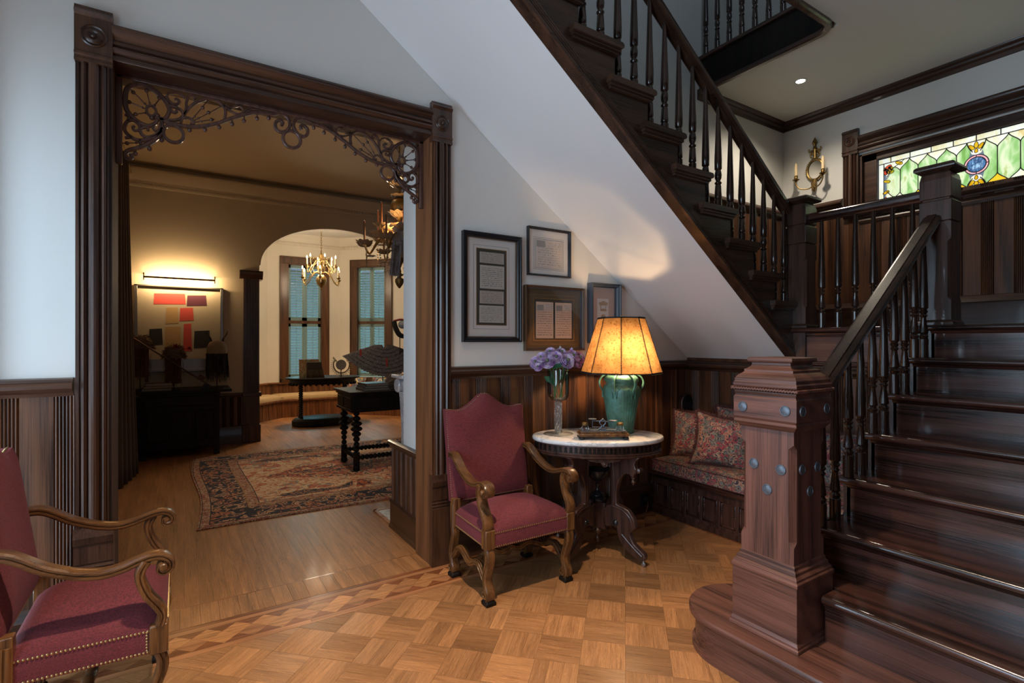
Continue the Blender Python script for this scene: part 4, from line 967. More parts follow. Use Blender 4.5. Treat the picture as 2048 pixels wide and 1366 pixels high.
    for sx in (1, -1): MB().box(sx*.262-.022, sx*.262+.022, .168, .215, .30, .47).build('back_post', M_chair, r, .004)
    return r
ch = make_armchair()
dup(ch, (-.276, 2.50, 0), pi/2, 'red upholstered armchair cut off by the left edge of the picture', None)
for o in [o for o in COL.objects if o.name.startswith('armchair')]: o['group'] = 'pair of red armchairs'

# ------------------------------------------------------------------ marble topped table
TC = (2.35, 2.60); TA, TB, TR = .437, .285, -.56; TZ = .780
tb = thing('centre_table', 'oval marble topped walnut table with carved pedestal under the lamp', 'table', (*TC, 0), TR)
def oval(m, prof, seg=56): return m.lathe(prof, seg, rf=lambda t, r, z: (TA+r)*1.0 if False else (lambda a, b: 1/sqrt((cos(t)/a)**2+(sin(t)/b)**2))(TA+r, TB+r))
m = MB(); oval(m, [(-.02, TZ-.028), (-.006, TZ-.028), (0, TZ-.022), (0, TZ-.008), (-.004, TZ-.002), (-.009, TZ), (-.15, TZ), (-.284, TZ)]); 
m.build('marble_top', M_marble, tb, smooth=50)
m = MB(); oval(m, [(-.035, .672), (-.016, .675), (-.012, .683), (-.018, .688), (-.014, .694), (-.022, .700), (-.022, .7515), (-.035, .7515)])
m.build('apron', M_table, tb, smooth=50)
kh = MB()
for i in range(64):
    t = 2*pi*(i+.5)/64; rr = 1/sqrt((cos(t)/(TA-.0215))**2+(sin(t)/(TB-.0215))**2)
    nrm = Vector((cos(t)/(TA**2), sin(t)/(TB**2), 0)).normalized(); c = Vector((rr*cos(t), rr*sin(t), 0)); tg = Vector((-nrm.y, nrm.x, 0))
    P = [(.009*cos(a), .733+.009*sin(a)) for a in [-.9+(pi+1.8)*k/8 for k in range(9)]] + [(-.012, .706), (.012, .706)]
    kh.prism(P, lambda a, b, h: c+tg*a+nrm*h+Vector((0, 0, b)), -.002, .003)
stuff(kh.build('keyhole_frieze', M_ebony, tb, smooth=0))
# pedestal
m = MB(); m.lathe([(0, .060), (.006, .062), (.012, .078), (.014, .090), (.008, .100), (.007, .112), (.022, .130), (.028, .142), (.028, .150), (.020, .156), (.018, .162), (.0165, .33), (.03, .335)], 20); 
for a in range(4):
    t = pi/4+a*pi/2; m.obox((.03*cos(t), .03*sin(t), .25), ((cos(t), sin(t), 0), (-sin(t), cos(t), 0), (0, 0, 1)), (.035, .012, .085))
m.build('pedestal', M_table, tb, .002)
MB().lathe([(.034, .335), (.050, .345), (.056, .356), (.050, .366), (.036, .374), (.044, .380), (.040, .392), (.020, .402), (.013, .415), (.012, .44), (.016, .456), (.010, .462), (.014, .470), (.030, .475), (.060, .500), (.080, .535), (.084, .550), (.082, .553), (.072, .545), (.040, .505), (0, .490)], 28).build('pedestal_urn', M_black, tb, smooth=45)
LEG = [(.119,.665),(.245,.672),(.325,.676),(.300,.652),(.290,.626),(.300,.602),(.326,.596),(.322,.586),(.300,.578),(.285,.563),(.284,.548),(.261,.548),(.256,.560),(.230,.560),(.204,.548),(.183,.517),(.165,.476),(.158,.429),(.160,.352),(.205,.343),(.245,.332),(.285,.287),(.298,.232),(.275,.210),(.256,.192),(.258,.176),(.285,.129),(.358,.084),(.366,.066),(.362,.044),(.338,.036),(.310,.040),(.262,.058),(.210,.090),(.178,.130),(.166,.170),(.160,.200),(.120,.205),(.085,.190),(.060,.200),(.060,.290),(.085,.330),(.119,.345)]
sc_me = MB(); 
for ang in (pi/4, 3*pi/4, 5*pi/4, 7*pi/4):
    m = MB(); m.prism(LEG, lambda a, b, h: (a, h, b), -.019, .019)
    lg = m.build('leg', M_table, tb, .005, smooth=30); lg.rotation_euler = (0, 0, ang)
    def sub(mb, nm, mt=M_table): o = mb.build(nm, mt, lg); return o
    rb = MB()
    for s in (1, -1):
        rb.tube([(a, s*.0195, b) for a, b in cr([(.128, .645), (.138, .55), (.142, .42), (.138, .36)], 4)], .004, 6)
        rb.tube([(a, s*.0195, b) for a, b in cr([(.13, .335), (.20, .325), (.255, .29), (.275, .235), (.262, .205)], 4)], .0045, 6)
        rb.tube([(a, s*.0195, b) for a, b in cr([(.20, .17), (.25, .13), (.30, .095), (.345, .068)], 4)], .004, 6)
    sub(rb, 'carved_bead')
    MB().lathe([(.0, -.032), (.010, -.031), (.018, -.026), (.020, -.022), (.020, .022), (.018, .026), (.010, .031), (0, .032)], 18, Matrix.Translation((.152, 0, .232)) @ Matrix.Rotation(pi/2, 4, 'X')).build('roundel', M_black, lg)
    MB().lathe([(.0, -.026), (.008, -.025), (.016, -.021), (.016, .021), (.008, .025), (0, .026)], 16, Matrix.Translation((.316, 0, .594)) @ Matrix.Rotation(pi/2, 4, 'X')).build('roundel', M_table, lg)
    MB().lathe([(0, .492), (.004, .494), (.008, .502), (.013, .508), (.015, .516), (.010, .522), (.008, .530), (.013, .535), (.014, .541), (.008, .549)], 14, Matrix.Translation((.272, 0, 0))).build('pendant', M_table, lg)
    ct = MB(); ct.lathe([(0, -.007), (.010, -.007), (.014, -.004), (.014, .004), (.010, .007), (0, .007)], 14, Matrix.Translation((.344, 0, .0142)) @ Matrix.Rotation(pi/2, 4, 'X')); ct.tube([(.344, 0, .016), (.344, 0, .038)], .006, 8); ct.build('caster', M_rubber, lg)
for a in range(2):
    m = MB(); s = 1 if a else -1
    P = [(-.105,.668),(.105,.668),(.085,.655),(.065,.655),(.055,.648),(.03,.650),(.022,.645),(.016,.632),(0,.626),(-.016,.632),(-.022,.645),(-.03,.650),(-.055,.648),(-.065,.655),(-.085,.655)]
    m.prism(P, lambda q, b, h: (q, s*(TB-.045+h), b), -.012, .012)
    m.lathe([(.018, -.004), (.018, .006), (.014, .010), (.011, .006), (.006, .009), (.004, .014), (0, .015)], 18, Matrix.Translation((0, s*(TB-.033), .640)) @ Matrix.Rotation(-s*pi/2, 4, 'X'))
    m.build('apron_crest', M_table, tb, .002)

# ------------------------------------------------------------------ table lamp
LX, LY = 2.555, 2.587
lp = thing('table_lamp', 'green verdigris urn lamp with a glowing amber panelled shade', 'lamp', (LX, LY, TZ))
def urf(t, r, z):
    k = 1
    if .03 < z < .30: k = 1+.014*sin(t*36)*min(1, (z-.03)*20)*min(1, max(0, (.30-z))*14)
    if .20 < z < .36: k *= 1+.02*cos(6*t)
    return r*k
MB().lathe([(.080, 0), (.088, .004), (.090, .012), (.086, .03), (.090, .06), (.097, .10), (.106, .16), (.117, .23), (.125, .275), (.126, .295), (.120, .312), (.108, .325), (.102, .332), (.104, .340), (.114, .350), (.118, .362), (.112, .378), (.094, .392), (.078, .400), (.070, .405), (.066, .404), (.05, .398), (0, .396)], 108, rf=urf).build('urn', M_urn, lp, smooth=60)
for i in range(6):
    a = i*pi/3+.42; P = cr([(.072, .402), (.10, .400), (.135, .378), (.150, .345), (.144, .315), (.128, .288), (.122, .262)], 5)
    MB().sweep([(q*cos(a), q*sin(a), z) for q, z in P], (-sin(a), cos(a), 0), .006, taper(len(P), .013, .009), RND).build('handle', M_urn, lp, smooth=50)
pt = MB()
for i in range(6):
    a0 = i*pi/3+.42+pi/6
    P = [(-.42, .24), (-.40, .275), (-.30, .300), (-.15, .311), (0, .316), (.15, .311), (.30, .300), (.40, .275), (.42, .24)]
    pt.tube([((.1275-.02*max(0, (z-.295))/.03)*cos(a0+q), (.1275-.02*max(0, (z-.295))/.03)*sin(a0+q), z) for q, z in P], .004, 6)
pt.build('petal_relief', M_urn, lp)
MB().tube([(0, 0, .396), (0, 0, .80)], .006, 8).build('stem', M_brass, lp)
MB().ball((-.037, -.08, .60), .022, 14, 10, 1.2).build('bulb', M_lampbulb, lp)
RB, RT, ZB, ZT = .276, .160, .411, .783
va = math.atan2(-LY, -LX)
sh = MB(); vb = []
for k in range(8): a = va+k*pi/4; vb.append((RB*cos(a), RB*sin(a), ZB))
for k in range(8): a = va+k*pi/4; vb.append((RT*cos(a), RT*sin(a), ZT))
sh.add(vb, [(k, (k+1) % 8, 8+(k+1) % 8, 8+k) for k in range(8)])
so = sh.build('lamp_shade', M_shade, lp, smooth=0)
lc = MB()
for k in range(8):
    A, B, C, E_ = [Vector(vb[i]) for i in (k, k+8, (k+1) % 8, 8+(k+1) % 8)]
    lc.tube([A, B], .0022, 5); lc.tube([A, C], .0026, 5); lc.tube([B, E_], .0026, 5)
    out = Vector((A.x, A.y, 0)).normalized(); tg = Vector((-out.y, out.x, 0))
    for i in range(34):
        c = A.lerp(B, (i+.5)/34); lc.obox(c, (tg, (B-A).normalized(), out), (.0065, .0016, .0022))
    for P_, Q_, n in ((A, C, 24), (B, E_, 15)):
        for i in range(n): c = P_.lerp(Q_, (i+.5)/n); lc.obox(c, ((Q_-P_).normalized(), (0, 0, 1), out), (.0018, .006, .0028))
lc.build('leather_lacing', M_ebony, so, smooth=0)
sp = MB()
for k in range(0, 8, 2): sp.tube([(0, 0, .775), vb[8+k]], .002, 5)
sp.build('shade_spider', M_brass, lp)

# ------------------------------------------------------------------ crystal vase with flowers
VX, VY = 2.143, 2.760
vz = thing('glass_vase', 'tall clear glass goblet vase with twisted stem on the marble table', 'vase', (VX, VY, TZ))
MB().lathe([(.000, .222), (.030, .224), (.055, .232), (.070, .252), (.074, .280), (.0735, .36), (.0755, .431), (.0735, .431), (.0715, .36), (.072, .282), (.068, .256), (.053, .237), (.028, .230), (0, .229)], 40).build('bowl', M_vase, vz, smooth=60)
sm = MB()
for k in range(6):
    sm.tube([((.019-.005*abs(i/30-.4))*cos(k*pi/3+i*.20), (.019-.005*abs(i/30-.4))*sin(k*pi/3+i*.20), .012+.205*i/30) for i in range(31)], .0085, 8)
tw = NT('twisted_glass'); tw.col((.86, .90, .92)); tw.set(Roughness=.03, Transmission_Weight=.96, IOR=1.25)
sm.build('stem', tw.m, vz)
MB().lathe([(.098, 0), (.100, .002), (.098, .0045), (.05, .009), (.026, .016), (.02, .024), (0, .026)], 40).build('foot', M_vase, vz, smooth=60)
def petals_mat(nm, a, b, c):
    t = NT(nm); n = t.noise(t.coord((1,1,1)), 34, 3, .7); t.col(t.ramp(n, [(.36, a), (.5, b), (.64, c)])); return t.set(Roughness=.7)
M_pet = petals_mat('lilac_petals', (.42, .18, .58), (.82, .66, .88), (.95, .88, .90)); M_pet2 = petals_mat('pink_petals', (.42, .05, .16), (.58, .25, .36), (.62, .42, .52)); M_petb = petals_mat('bud_petals', (.22, .30, .20), (.50, .48, .55), (.40, .22, .48))
M_stem = flat('flower_stem', (.045, .13, .045), .5); M_leaf = flat('flower_leaf', (.035, .15, .075), .45); M_eye = flat('flower_eye', (.12, .16, .07), .7)
def petal_cup(m, r, h, a, tilt, w):
    nu, nv = 4, 4; base = len(m.v)
    def f(u, v):
        q = (u-.5)*w*(.35+.65*sin(pi*min(1, .15+v*.62))); rad = r*(.25+.75*sin(v*pi/2*tilt)); z = h*v**1.3+r*.07*sin(11*u+5*a)*v
        return Vector((rad*cos(a+q), rad*sin(a+q), z))
    m.grid(nu, nv, f)
flowers = [(1072,722,.030,0,'front lilac bloom at the far left of the bouquet'),(1095,720,.033,0,'large pale lilac bloom low in front of the bouquet'),(1112,712,.030,0,'lilac bloom at the middle of the bouquet'),(1134,719,.034,0,'large pale lilac bloom low at right of the bouquet'),
 (1101,702,.026,0,'lilac bloom high at left of the bouquet'),(1124,703,.026,0,'small lilac bloom behind the middle of the bouquet'),(1146,709,.028,0,'lilac bloom at the upper right of the bouquet'),(1159,713,.028,1,'pink lilac bloom at the far right of the bouquet'),
 (1082,712,.024,0,'small lilac bloom tucked behind the left of the bouquet'),(1157,726,.018,1,'small coral pink bloom hanging at the right'),(1121,694,.011,2,'closed bud sticking up at the top of the bouquet'),(1143,697,.012,2,'pale closed bud at top right of the bouquet'),(1076,731,.020,0,'small lilac bloom drooping at the lower left')]
tV = VX*PX_F[0]+VY*PX_F[1]
for i, (px, py, R_, kind, lab) in enumerate(flowers):
    R_ *= 1.62 if kind < 2 else 1.3
    u = (px-1117)*tV/1033; z = 1.4-(py-682)*tV/1033
    dep = -.035 if kind < 2 and py > 710 and abs(px-1115) < 40 else (.02 if py < 706 else -.005)
    X_, Y_ = u*PX_R[0]+dep*PX_F[0], u*PX_R[1]+dep*PX_F[1]
    if VY+Y_ > 2.92: Y_ = 2.92-VY
    f = thing('flower', 'lilac and white '+lab if False else lab, 'flower', (VX, VY, TZ), 0, 'flowers in the glass vase')
    bx, by = .25*X_, .25*Y_
    hd = Vector((X_, Y_, z-TZ)); dirn = Vector((X_*1.2, Y_*1.2-.03, .07)).normalized()
    if kind < 2: dirn = (dirn*.5+Vector((-.35, -.55, .25))).normalized()
    st_ = MB(); a0 = random.uniform(0, 6.28)
    P = cr([(.030*cos(a0), .030*sin(a0), .236), (bx+.012*cos(a0), by+.012*sin(a0), .36), (X_*.62, Y_*.62, .48), tuple(hd-dirn*.012)], 5)
    st_.tube(P, .0026, 6); st_.build('stem', M_stem, f)
    bl = MB(); q = dirn.to_track_quat('Z', 'Y').to_matrix().to_4x4(); M = Matrix.Translation(hd-dirn*R_*.5) @ q
    rings = ((9, 1.0, .40, 1.0), (8, .9, .62, .95), (8, .76, .78, .9), (7, .58, .86, .85), (6, .40, .88, .8)) if kind < 2 else ((5, .8, 1.2, .6), (4, .6, 1.4, .5))
    for n, rr, hh, tl in rings:
        for k in range(n): petal_cup(bl, R_*rr, R_*hh, 2*pi*k/n+rr*5+random.uniform(-.1, .1), tl, 2*pi/n*1.35)
    bl.v = [tuple(M @ Vector(v)) for v in bl.v]
    bo = bl.build('bloom', (M_pet, M_pet2, M_petb)[kind], f, smooth=60)
    if kind < 2: MB().ball(tuple(hd+dirn*R_*.28), R_*.2, 8, 6).build('bloom_eye', M_eye, bo)
    if i in (0, 3, 4, 6, 8, 9, 1, 7):
        lf = MB(); c = Vector(P[8 if i % 2 else 4]); d = Vector((cos(a0*1.7+i), sin(a0*1.7+i)-.3, .9)).normalized(); sd = d.cross(Vector((.2, -.9, .1))).normalized()
        L_ = random.uniform(.075, .11)
        def leaf(u, v): t = v; return c+d*(L_*t)+sd*((u-.5)*.045*sin(pi*min(1, t*.93+.05)))+Vector((0, -.01*t*t, -.018*t*t))
        lf.grid(2, 6, leaf); lf.build('leaf', M_leaf, f, smooth=60)

# ------------------------------------------------------------------ postal scale with inkwells
ps = thing('postal_scale', 'small brass letter scale on a wooden stand with two inkwells', 'scale', (2.283, 2.477, TZ), -.5708)
m = MB(); m.box(-.155, .155, -.055, .055, .018, .024); m.box(-.160, .160, -.060, .060, .024, .040); m.box(-.148, .148, -.050, .050, .040, .052); m.build('stand', M_chair, ps, .004)
tr_ = MB(); tr_.box(-.143, .143, -.046, .046, .0525, .055)
for s in (1, -1):
    for i in range(40): tr_.ball((-.14+.28*i/39, s*.045, .0565), .0032, 6, 4)
tr_.build('brass_tray', M_iron, ps)
for x, y in ((-.14, -.042), (.14, -.042), (-.14, .042), (.14, .042)): MB().lathe([(.010, 0), (.019, .005), (.020, .011), (.013, .019)], 14, Matrix.Translation((x, y, 0))).build('foot', M_black, ps)
for x in (-.112, .112):
    iw = MB().lathe([(.0, 0), (.025, 0), (.026, .004), (.026, .020), (.019, .027), (.018, .030), (0, .030)], 18, Matrix.Translation((x, .005, .0555))).build('inkwell', M_vase, ps)
    MB().lathe([(.019, .030), (.021, .033), (.021, .042), (.016, .047), (0, .049)], 18, Matrix.Translation((x, .005, .0555))).build('inkwell_lid', M_brassdk, iw)
bm_ = MB()
bm_.box(-.022, .022, -.012, .012, .055, .062)
for s in (1, -1):
    bm_.tube([(s*a, 0, b) for a, b in cr([(.026, .060), (.012, .070), (.006, .082), (.018, .098), (.016, .112), (0, .122)], 4)], .0045, 6)
bm_.ball((0, 0, .122), .007); bm_.tube([(-.012, 0, .085), (.012, 0, .085)], .003, 6)
bm_.build('fulcrum_frame', M_iron, ps)
be = MB(); be.tube([(-.068, 0, .115), (.068, 0, .106)], .0035, 6); be.tube([(-.066, 0, .115), (-.066, 0, .074), (0, 0, .074)], .0025, 6); be.tube([(.066, 0, .106), (.066, 0, .07), (0, 0, .074)], .0025, 6)
be.build('beam', M_iron, ps)
for x, z in ((-.066, .122), (.066, .112)): MB().lathe([(0, 0), (.024, .001), (.027, .005), (.025, .006), (0, .003)], 18, Matrix.Translation((x, 0, z))).build('pan', M_iron, ps)

# ------------------------------------------------------------------ framed documents on the back wall
M_matw = flat('grey_mat', (.72, .70, .67), .85); M_mat2 = flat('pale_mat', (.78, .74, .70), .85); M_mato = flat('olive_mat', (.115, .085, .045), .8); M_matd = flat('dark_mat', (.065, .058, .045), .8); M_peach = flat('peach_mat', (.55, .36, .28), .85); M_slate = flat('slate_frame', (.06, .075, .095), .35); M_brnf = flat('bronze_frame', (.10, .055, .028), .4)
L1 = letter('old_letter_a', (.54, .52, .47), (.10, .09, .08), 12, .53); L2 = letter('old_letter_b', (.48, .44, .39), (.11, .09, .07), 8, .53); L3 = letter('letter_pink', (.68, .60, .53), (.14, .10, .08), 12, .57); L4 = letter('letter_cream', (.74, .56, .43), (.13, .085, .06), 16, .53); L5 = letter('print_head', (.68, .60, .54), (.12, .12, .12), 4, .55, 34); L6 = letter('engraving', (.44, .42, .39), (.20, .19, .18), 22, .45, 30)
def frame(lab, x0, x1, z0, z1, fw, dep, fm, mat, gilt=None, mats=[], cards=[], lines=[], nm='framed_document'):
    t = thing(nm, lab, 'picture', ((x0+x1)/2, YW, (z0+z1)/2), 0, 'framed documents')
    hw, hh = (x1-x0)/2, (z1-z0)/2
    pr = [(0, 0), (0, dep), (.25*fw, dep), (.4*fw, dep*.82), (.75*fw, dep*.8), (fw, dep*.5), (fw, 0)]
    fr = MB()
    for a, b, c, d in (((-hw, -hh), (hw, -hh), (0, 1), 0), ((hw, -hh), (hw, hh), (-1, 0), 0), ((hw, hh), (-hw, hh), (0, -1), 0), ((-hw, hh), (-hw, -hh), (1, 0), 0)):
        dx, dz = b[0]-a[0], b[1]-a[1]; L = sqrt(dx*dx+dz*dz); dx /= L; dz /= L; vs = []
        for e in (0, 1):
            for q, h in pr:
                k = q if e == 0 else -q; p = a if e == 0 else b
                vs.append((p[0]+dx*k+c[0]*q, -h, p[1]+dz*k+c[1]*q))
        n = len(pr); fr.add(vs, [(i, (i+1) % n, n+(i+1) % n, n+i) for i in range(n)])
    fo = fr.build('frame', fm, t, smooth=0)
    if gilt:
        g = MB(); q = fw; w_ = .005
        for bx in ((-hw+q, hw-q, -hh+q, -hh+q+w_), (-hw+q, hw-q, hh-q-w_, hh-q), (-hw+q, -hw+q+w_, -hh+q, hh-q), (hw-q-w_, hw-q, -hh+q, hh-q)): g.box(bx[0], bx[1], -dep*.55, -.004, bx[2], bx[3])
        g.build('gilt_slip', gilt, t, smooth=0)
    MB().box(-hw+fw*.8, hw-fw*.8, -.006, -.002, -hh+fw*.8, hh-fw*.8).build('mat', mat, t, smooth=0)
    for k, (bx, mt, nm_) in enumerate(mats): MB().box(bx[0], bx[1], -.0075-.0008*k, -.005, bx[2], bx[3]).build(nm_, mt, t, smooth=0)
    for k, (bx, mt) in enumerate(cards): MB().box(bx[0], bx[1], -.0105-.0005*k, -.0095, bx[2], bx[3]).build('paper', mt, t, smooth=0)
    if lines:
        lm = MB()
        for (a, b, c, d), mt in lines:
            for q in ((a, b, c, c+.0015), (a, b, d-.0015, d), (a, a+.0015, c, d), (b-.0015, b, c, d)): lm.box(q[0], q[1], -.0066, -.0058, q[2], q[3])
        lm.build('ruled_line', lines[0][1], t, smooth=0)
    MB().box(-hw+fw*.9, hw-fw*.9, -dep*.48, -dep*.48+.001, -hh+fw*.9, hh-fw*.9).build('glazing', M_glass, t, smooth=0)
    return t
frame('tall black frame holding four handwritten letter sheets in a column', 1.535, 1.985, 1.400, 2.123, .032, .036, M_black, M_matw, M_brnf,
    [((-.118, .118, -.250, .262), M_gold, 'gilt_fillet'), ((-.113, .113, -.246, .258), M_matd, 'inner_mat')],
    [((-.094, .094, .165, .238), L2), ((-.092, .096, -.005, .150), L1), ((-.094, .092, -.105, -.020), L2), ((-.097, .093, -.232, -.118), L1)], [((-.138, .138, -.275, .282), M_matd)])
frame('small square black frame with a pale printed letterhead, uppermost of the group', 2.047, 2.428, 1.870, 2.215, .016, .028, M_black, M_mat2, None,
    [], [((-.115, .120, -.110, .088), L3), ((-.112, -.035, .035, .082), L6), ((-.028, .116, .038, .075), L5)], [((-.135, .135, -.125, .105), M_matd), ((-.122, .125, -.116, .095), M_matd)])
frame('brown square frame with two letters side by side and the lamp glow in its glass', 2.020, 2.554, 1.338, 1.800, .016, .036, M_brnf, M_mato, M_slate,
    [((-.185, .185, -.160, .145), M_gold, 'gilt_fillet'), ((-.180, .180, -.156, .141), M_matd, 'inner_mat')],
    [((-.165, -.012, -.142, .118), L4), ((.006, .158, -.142, .118), L4), ((-.158, -.098, .055, .098), L6), ((.012, .070, .055, .098), L6), ((-.090, -.018, .060, .105), L5), ((.078, .150, .060, .105), L5)], [((-.21, .21, -.185, .17), M_gold)])
t4 = frame('narrow slate frame with gold pin badges behind the lampshade', 2.606, 2.908, 1.392, 1.850, .030, .060, M_slate, M_peach, None,
    [((-.055, .062, -.19, .115), M_mat2, 'badge_card')], [], [])
def badge(c, k, par):
    m = MB(); P = [(-.045,.02),(-.03,.022),(0,.032),(.03,.022),(.045,.02),(.04,.002),(.03,-.002),(-.03,-.002),(-.04,.002)]
    m.prism(P, lambda a, b, h: (c[0]+a*k, h, c[1]+b*k), -.014, -.010); m.tube([(c[0]-.03*k, -.011, c[1]), (c[0]-.022*k, -.011, c[1]-.035*k)], .0025*k, 5); m.tube([(c[0]+.03*k, -.011, c[1]), (c[0]+.022*k, -.011, c[1]-.035*k)], .0025*k, 5)
    P2 = [(a*.7, b*.6-.045) for a, b in P]; m.prism(P2, lambda a, b, h: (c[0]+a*k, h, c[1]+b*k), -.014, -.010)
    m.lathe([(.024*k, 0), (.024*k, .003), (.016*k, .004), (0, .006)], 20, Matrix.Translation((c[0], -.010, c[1]-.095*k)) @ Matrix.Rotation(pi/2, 4, 'X')); m.build('pin_badge', M_gold, par)
badge((.004, .065), 1.0, t4); badge((.004, -.075), .75, t4)

# ------------------------------------------------------------------ window seat bench, cushions, pillows
bn = thing('hall_bench', 'dark oak box bench with panelled front below the stair soffit', 'bench', (3.28, 1.376, 0))
m = MB(); m.box(.012, .475, 0, 1.60, 0, .30); m.box(0, .475, 0, 1.60, .0, .045)
m.build('bench_box', M_table, bn, .004)
MB().prism([(-.022, .335), (.475, .335), (.475, .30), (-.012, .30), (-.020, .308), (-.026, .322)], lambda a, b, h: (a, h, b), 0, 1.603).build('seat_board', M_stair, bn, smooth=30)
fr_ = MB(); fr_.box(0, .014, 0, 1.60, .245, .30); fr_.box(0, .014, 0, 1.60, .04, .068)
ys = [1.60-.048]; pan = []
for i in range(10):
    y1 = 1.553-.150*i; y0 = y1-.123
    if y0 < .02: break
    pan.append((y0, y1)); fr_.box(0, .014, y1, y1+.027, .06, .25)
fr_.build('face_frame', M_table, bn, .003)
for y0, y1 in pan:
    p_ = MB(); q = .016
    for a, b, c, d in ((y0, y0+q, .066, .248), (y1-q, y1, .066, .248), (y0, y1, .066, .066+q), (y0, y1, .248-q, .248)): p_.box(.004, .016, a, b, c, d)
    p_.build('panel_moulding', M_stair, bn, .005)
    MB().box(.010, .020, y0+.01, y1-.01, .075, .24).build('panel', M_table, bn, smooth=0)
m = MB(); m.prism([(.40+.07*cos(a), .875+.075*sin(a)) for a in [0+pi*i/14 for i in range(15)]] + [(.33, .335), (.47, .335)], lambda a, b, h: (a, 1.575+h, b), -.02, .02)
e_ = m.build('end_panel', M_stairZ, bn, .006)
m = MB()
for r in (.062, .046, .030, .014): m.tube([(.40+r*cos(t), 1.553, .872+r*sin(t)) for t in [2*pi*i/24 for i in range(24)]], .004, 6, closed=True)
m.build('carved_roundel', M_black, e_)
def softbox(x0, x1, y0, y1, z0, z1, crown, r=.02, n=14):
    m = MB(); n2 = 14
    def f(u, v, top):
        x = x0+(x1-x0)*u; y = y0+(y1-y0)*v; e = (1-(2*u-1)**6)*(1-(2*v-1)**8); return Vector((x, y, (z1-.012+crown*e) if top else z0))
    m.grid(n, n2, lambda u, v: f(u, v, True)); m.grid(n, n2, lambda u, v: f(u, v, False), True); k = (n+1)*(n2+1)
    ring = [i for i in range(n+1)] + [(j+1)*(n+1)-1 for j in range(1, n2+1)] + [n2*(n+1)+i for i in range(n-1, -1, -1)] + [j*(n+1) for j in range(n2-1, 0, -1)]
    for i in range(len(ring)):
        a, b = ring[i], ring[(i+1) % len(ring)]; m.f.append([a, a+k, b+k, b]); m.m.append(0)
    return m
bc = thing('bench_cushion', 'long paisley box cushion with piped edges lying on the hall bench', 'cushion', (3.28, 1.376, .337))
softbox(.004, .47, .01, 1.595, 0, .112, .020).build('cushion', M_paisley, bc, .006, smooth=60)
pp = MB()
for z in (.006, .100): pp.tube([(.003, .012, z), (.003, 1.593, z)], .004, 6)
pp.build('piping', M_fringe, bc)
def pillow(lab, loc, rot, w_, h_, t_, group='paisley pillows', ear=.12):
    p = thing('throw_pillow', lab, 'pillow', loc, 0, group); p.rotation_euler = rot
    n = 18
    def f(u, v, s):
        a, b = 2*u-1, 2*v-1; pinch = 1-ear*(1-a*a)*(b*b)*.9; pin2 = 1-ear*(1-b*b)*(a*a)*.9
        x = a*w_*pin2; z = b*h_*pinch
        th = t_*max(0, (1-a**2)*(1-b**2))**.42; return Vector((x, -s*th, z))
    m = MB(); m.grid(n, n, lambda u, v: f(u, v, 1)); m.grid(n, n, lambda u, v: f(u, v, -1), True); m.build('pillow_cover', M_paisley, p, smooth=80)
    fg = MB(); P = [f(u, 0, 0) for u in [i/26 for i in range(27)]] + [f(1, v, 0) for v in [i/26 for i in range(1, 27)]] + [f(1-u, 1, 0) for u in [i/26 for i in range(1, 27)]] + [f(0, 1-v, 0) for v in [i/26 for i in range(1, 26)]]
    nP = len(P)
    for i in range(nP):
        a, b = P[i], P[(i+1) % nP]
        for k in range(4):
            c = a.lerp(b, (k+random.random())/4); o_ = Vector((c.x/w_, 0, c.z/h_)); o_ = Vector((o_.x**5, 0, o_.z**5)).normalized()
            d = (o_+Vector((random.uniform(-.4, .4), random.uniform(-.55, .55), random.uniform(-.4, .4)-.15))).normalized()
            sd = d.cross(Vector((0, 1, .2))).normalized()*.0045; L = random.uniform(.016, .030)
            fg.add([c-sd, c+sd, c+d*L+sd*.6, c+d*L-sd*.6], [(0, 1, 2, 3)])
    stuff(fg.build('fringe', M_fringe, p, smooth=0)); return p
pillow('fringed paisley pillow leaning in the corner, nearest the marble table', (3.59, 2.78, .640), (-.22, 0, -1.15), .185, .185, .065)
pillow('large fringed paisley pillow standing in front, beside the newel post', (3.475, 2.44, .640), (-.20, .10, -1.08), .215, .200, .075, ear=.16)
pillow('small fringed paisley pillow peeping over the top of the front pillow', (3.665, 2.44, .71), (-.12, -.08, -1.35), .165, .185, .06)
pillow('fringed paisley pillow lying behind the stair spindles', (3.56, 1.75, .63), (-.22, 0, -1.45), .20, .19, .07)
# wall socket and cord
so = thing('wall_socket', 'black wall socket with a plugged in brown lamp cord near the bench', 'socket', (3.20, YW-.022, .115))
MB().box(-.045, .045, -.008, 0, -.05, .05).build('socket_plate', M_black, so, .003)
MB().box(-.014, .022, -.040, -.006, -.012, .022).build('plug', M_blackm, so, .005)
MB().tube(cr([(.0, -.035, -.012), (.004, -.036, -.05), (-.006, -.03, -.085), (-.03, -.05, -.108), (-.12, -.10, -.109), (-.30, -.06, -.109), (-.48, -.12, -.109), (-.62, -.10, -.109)], 6), .0028, 6).build('cord', M_cord, so)
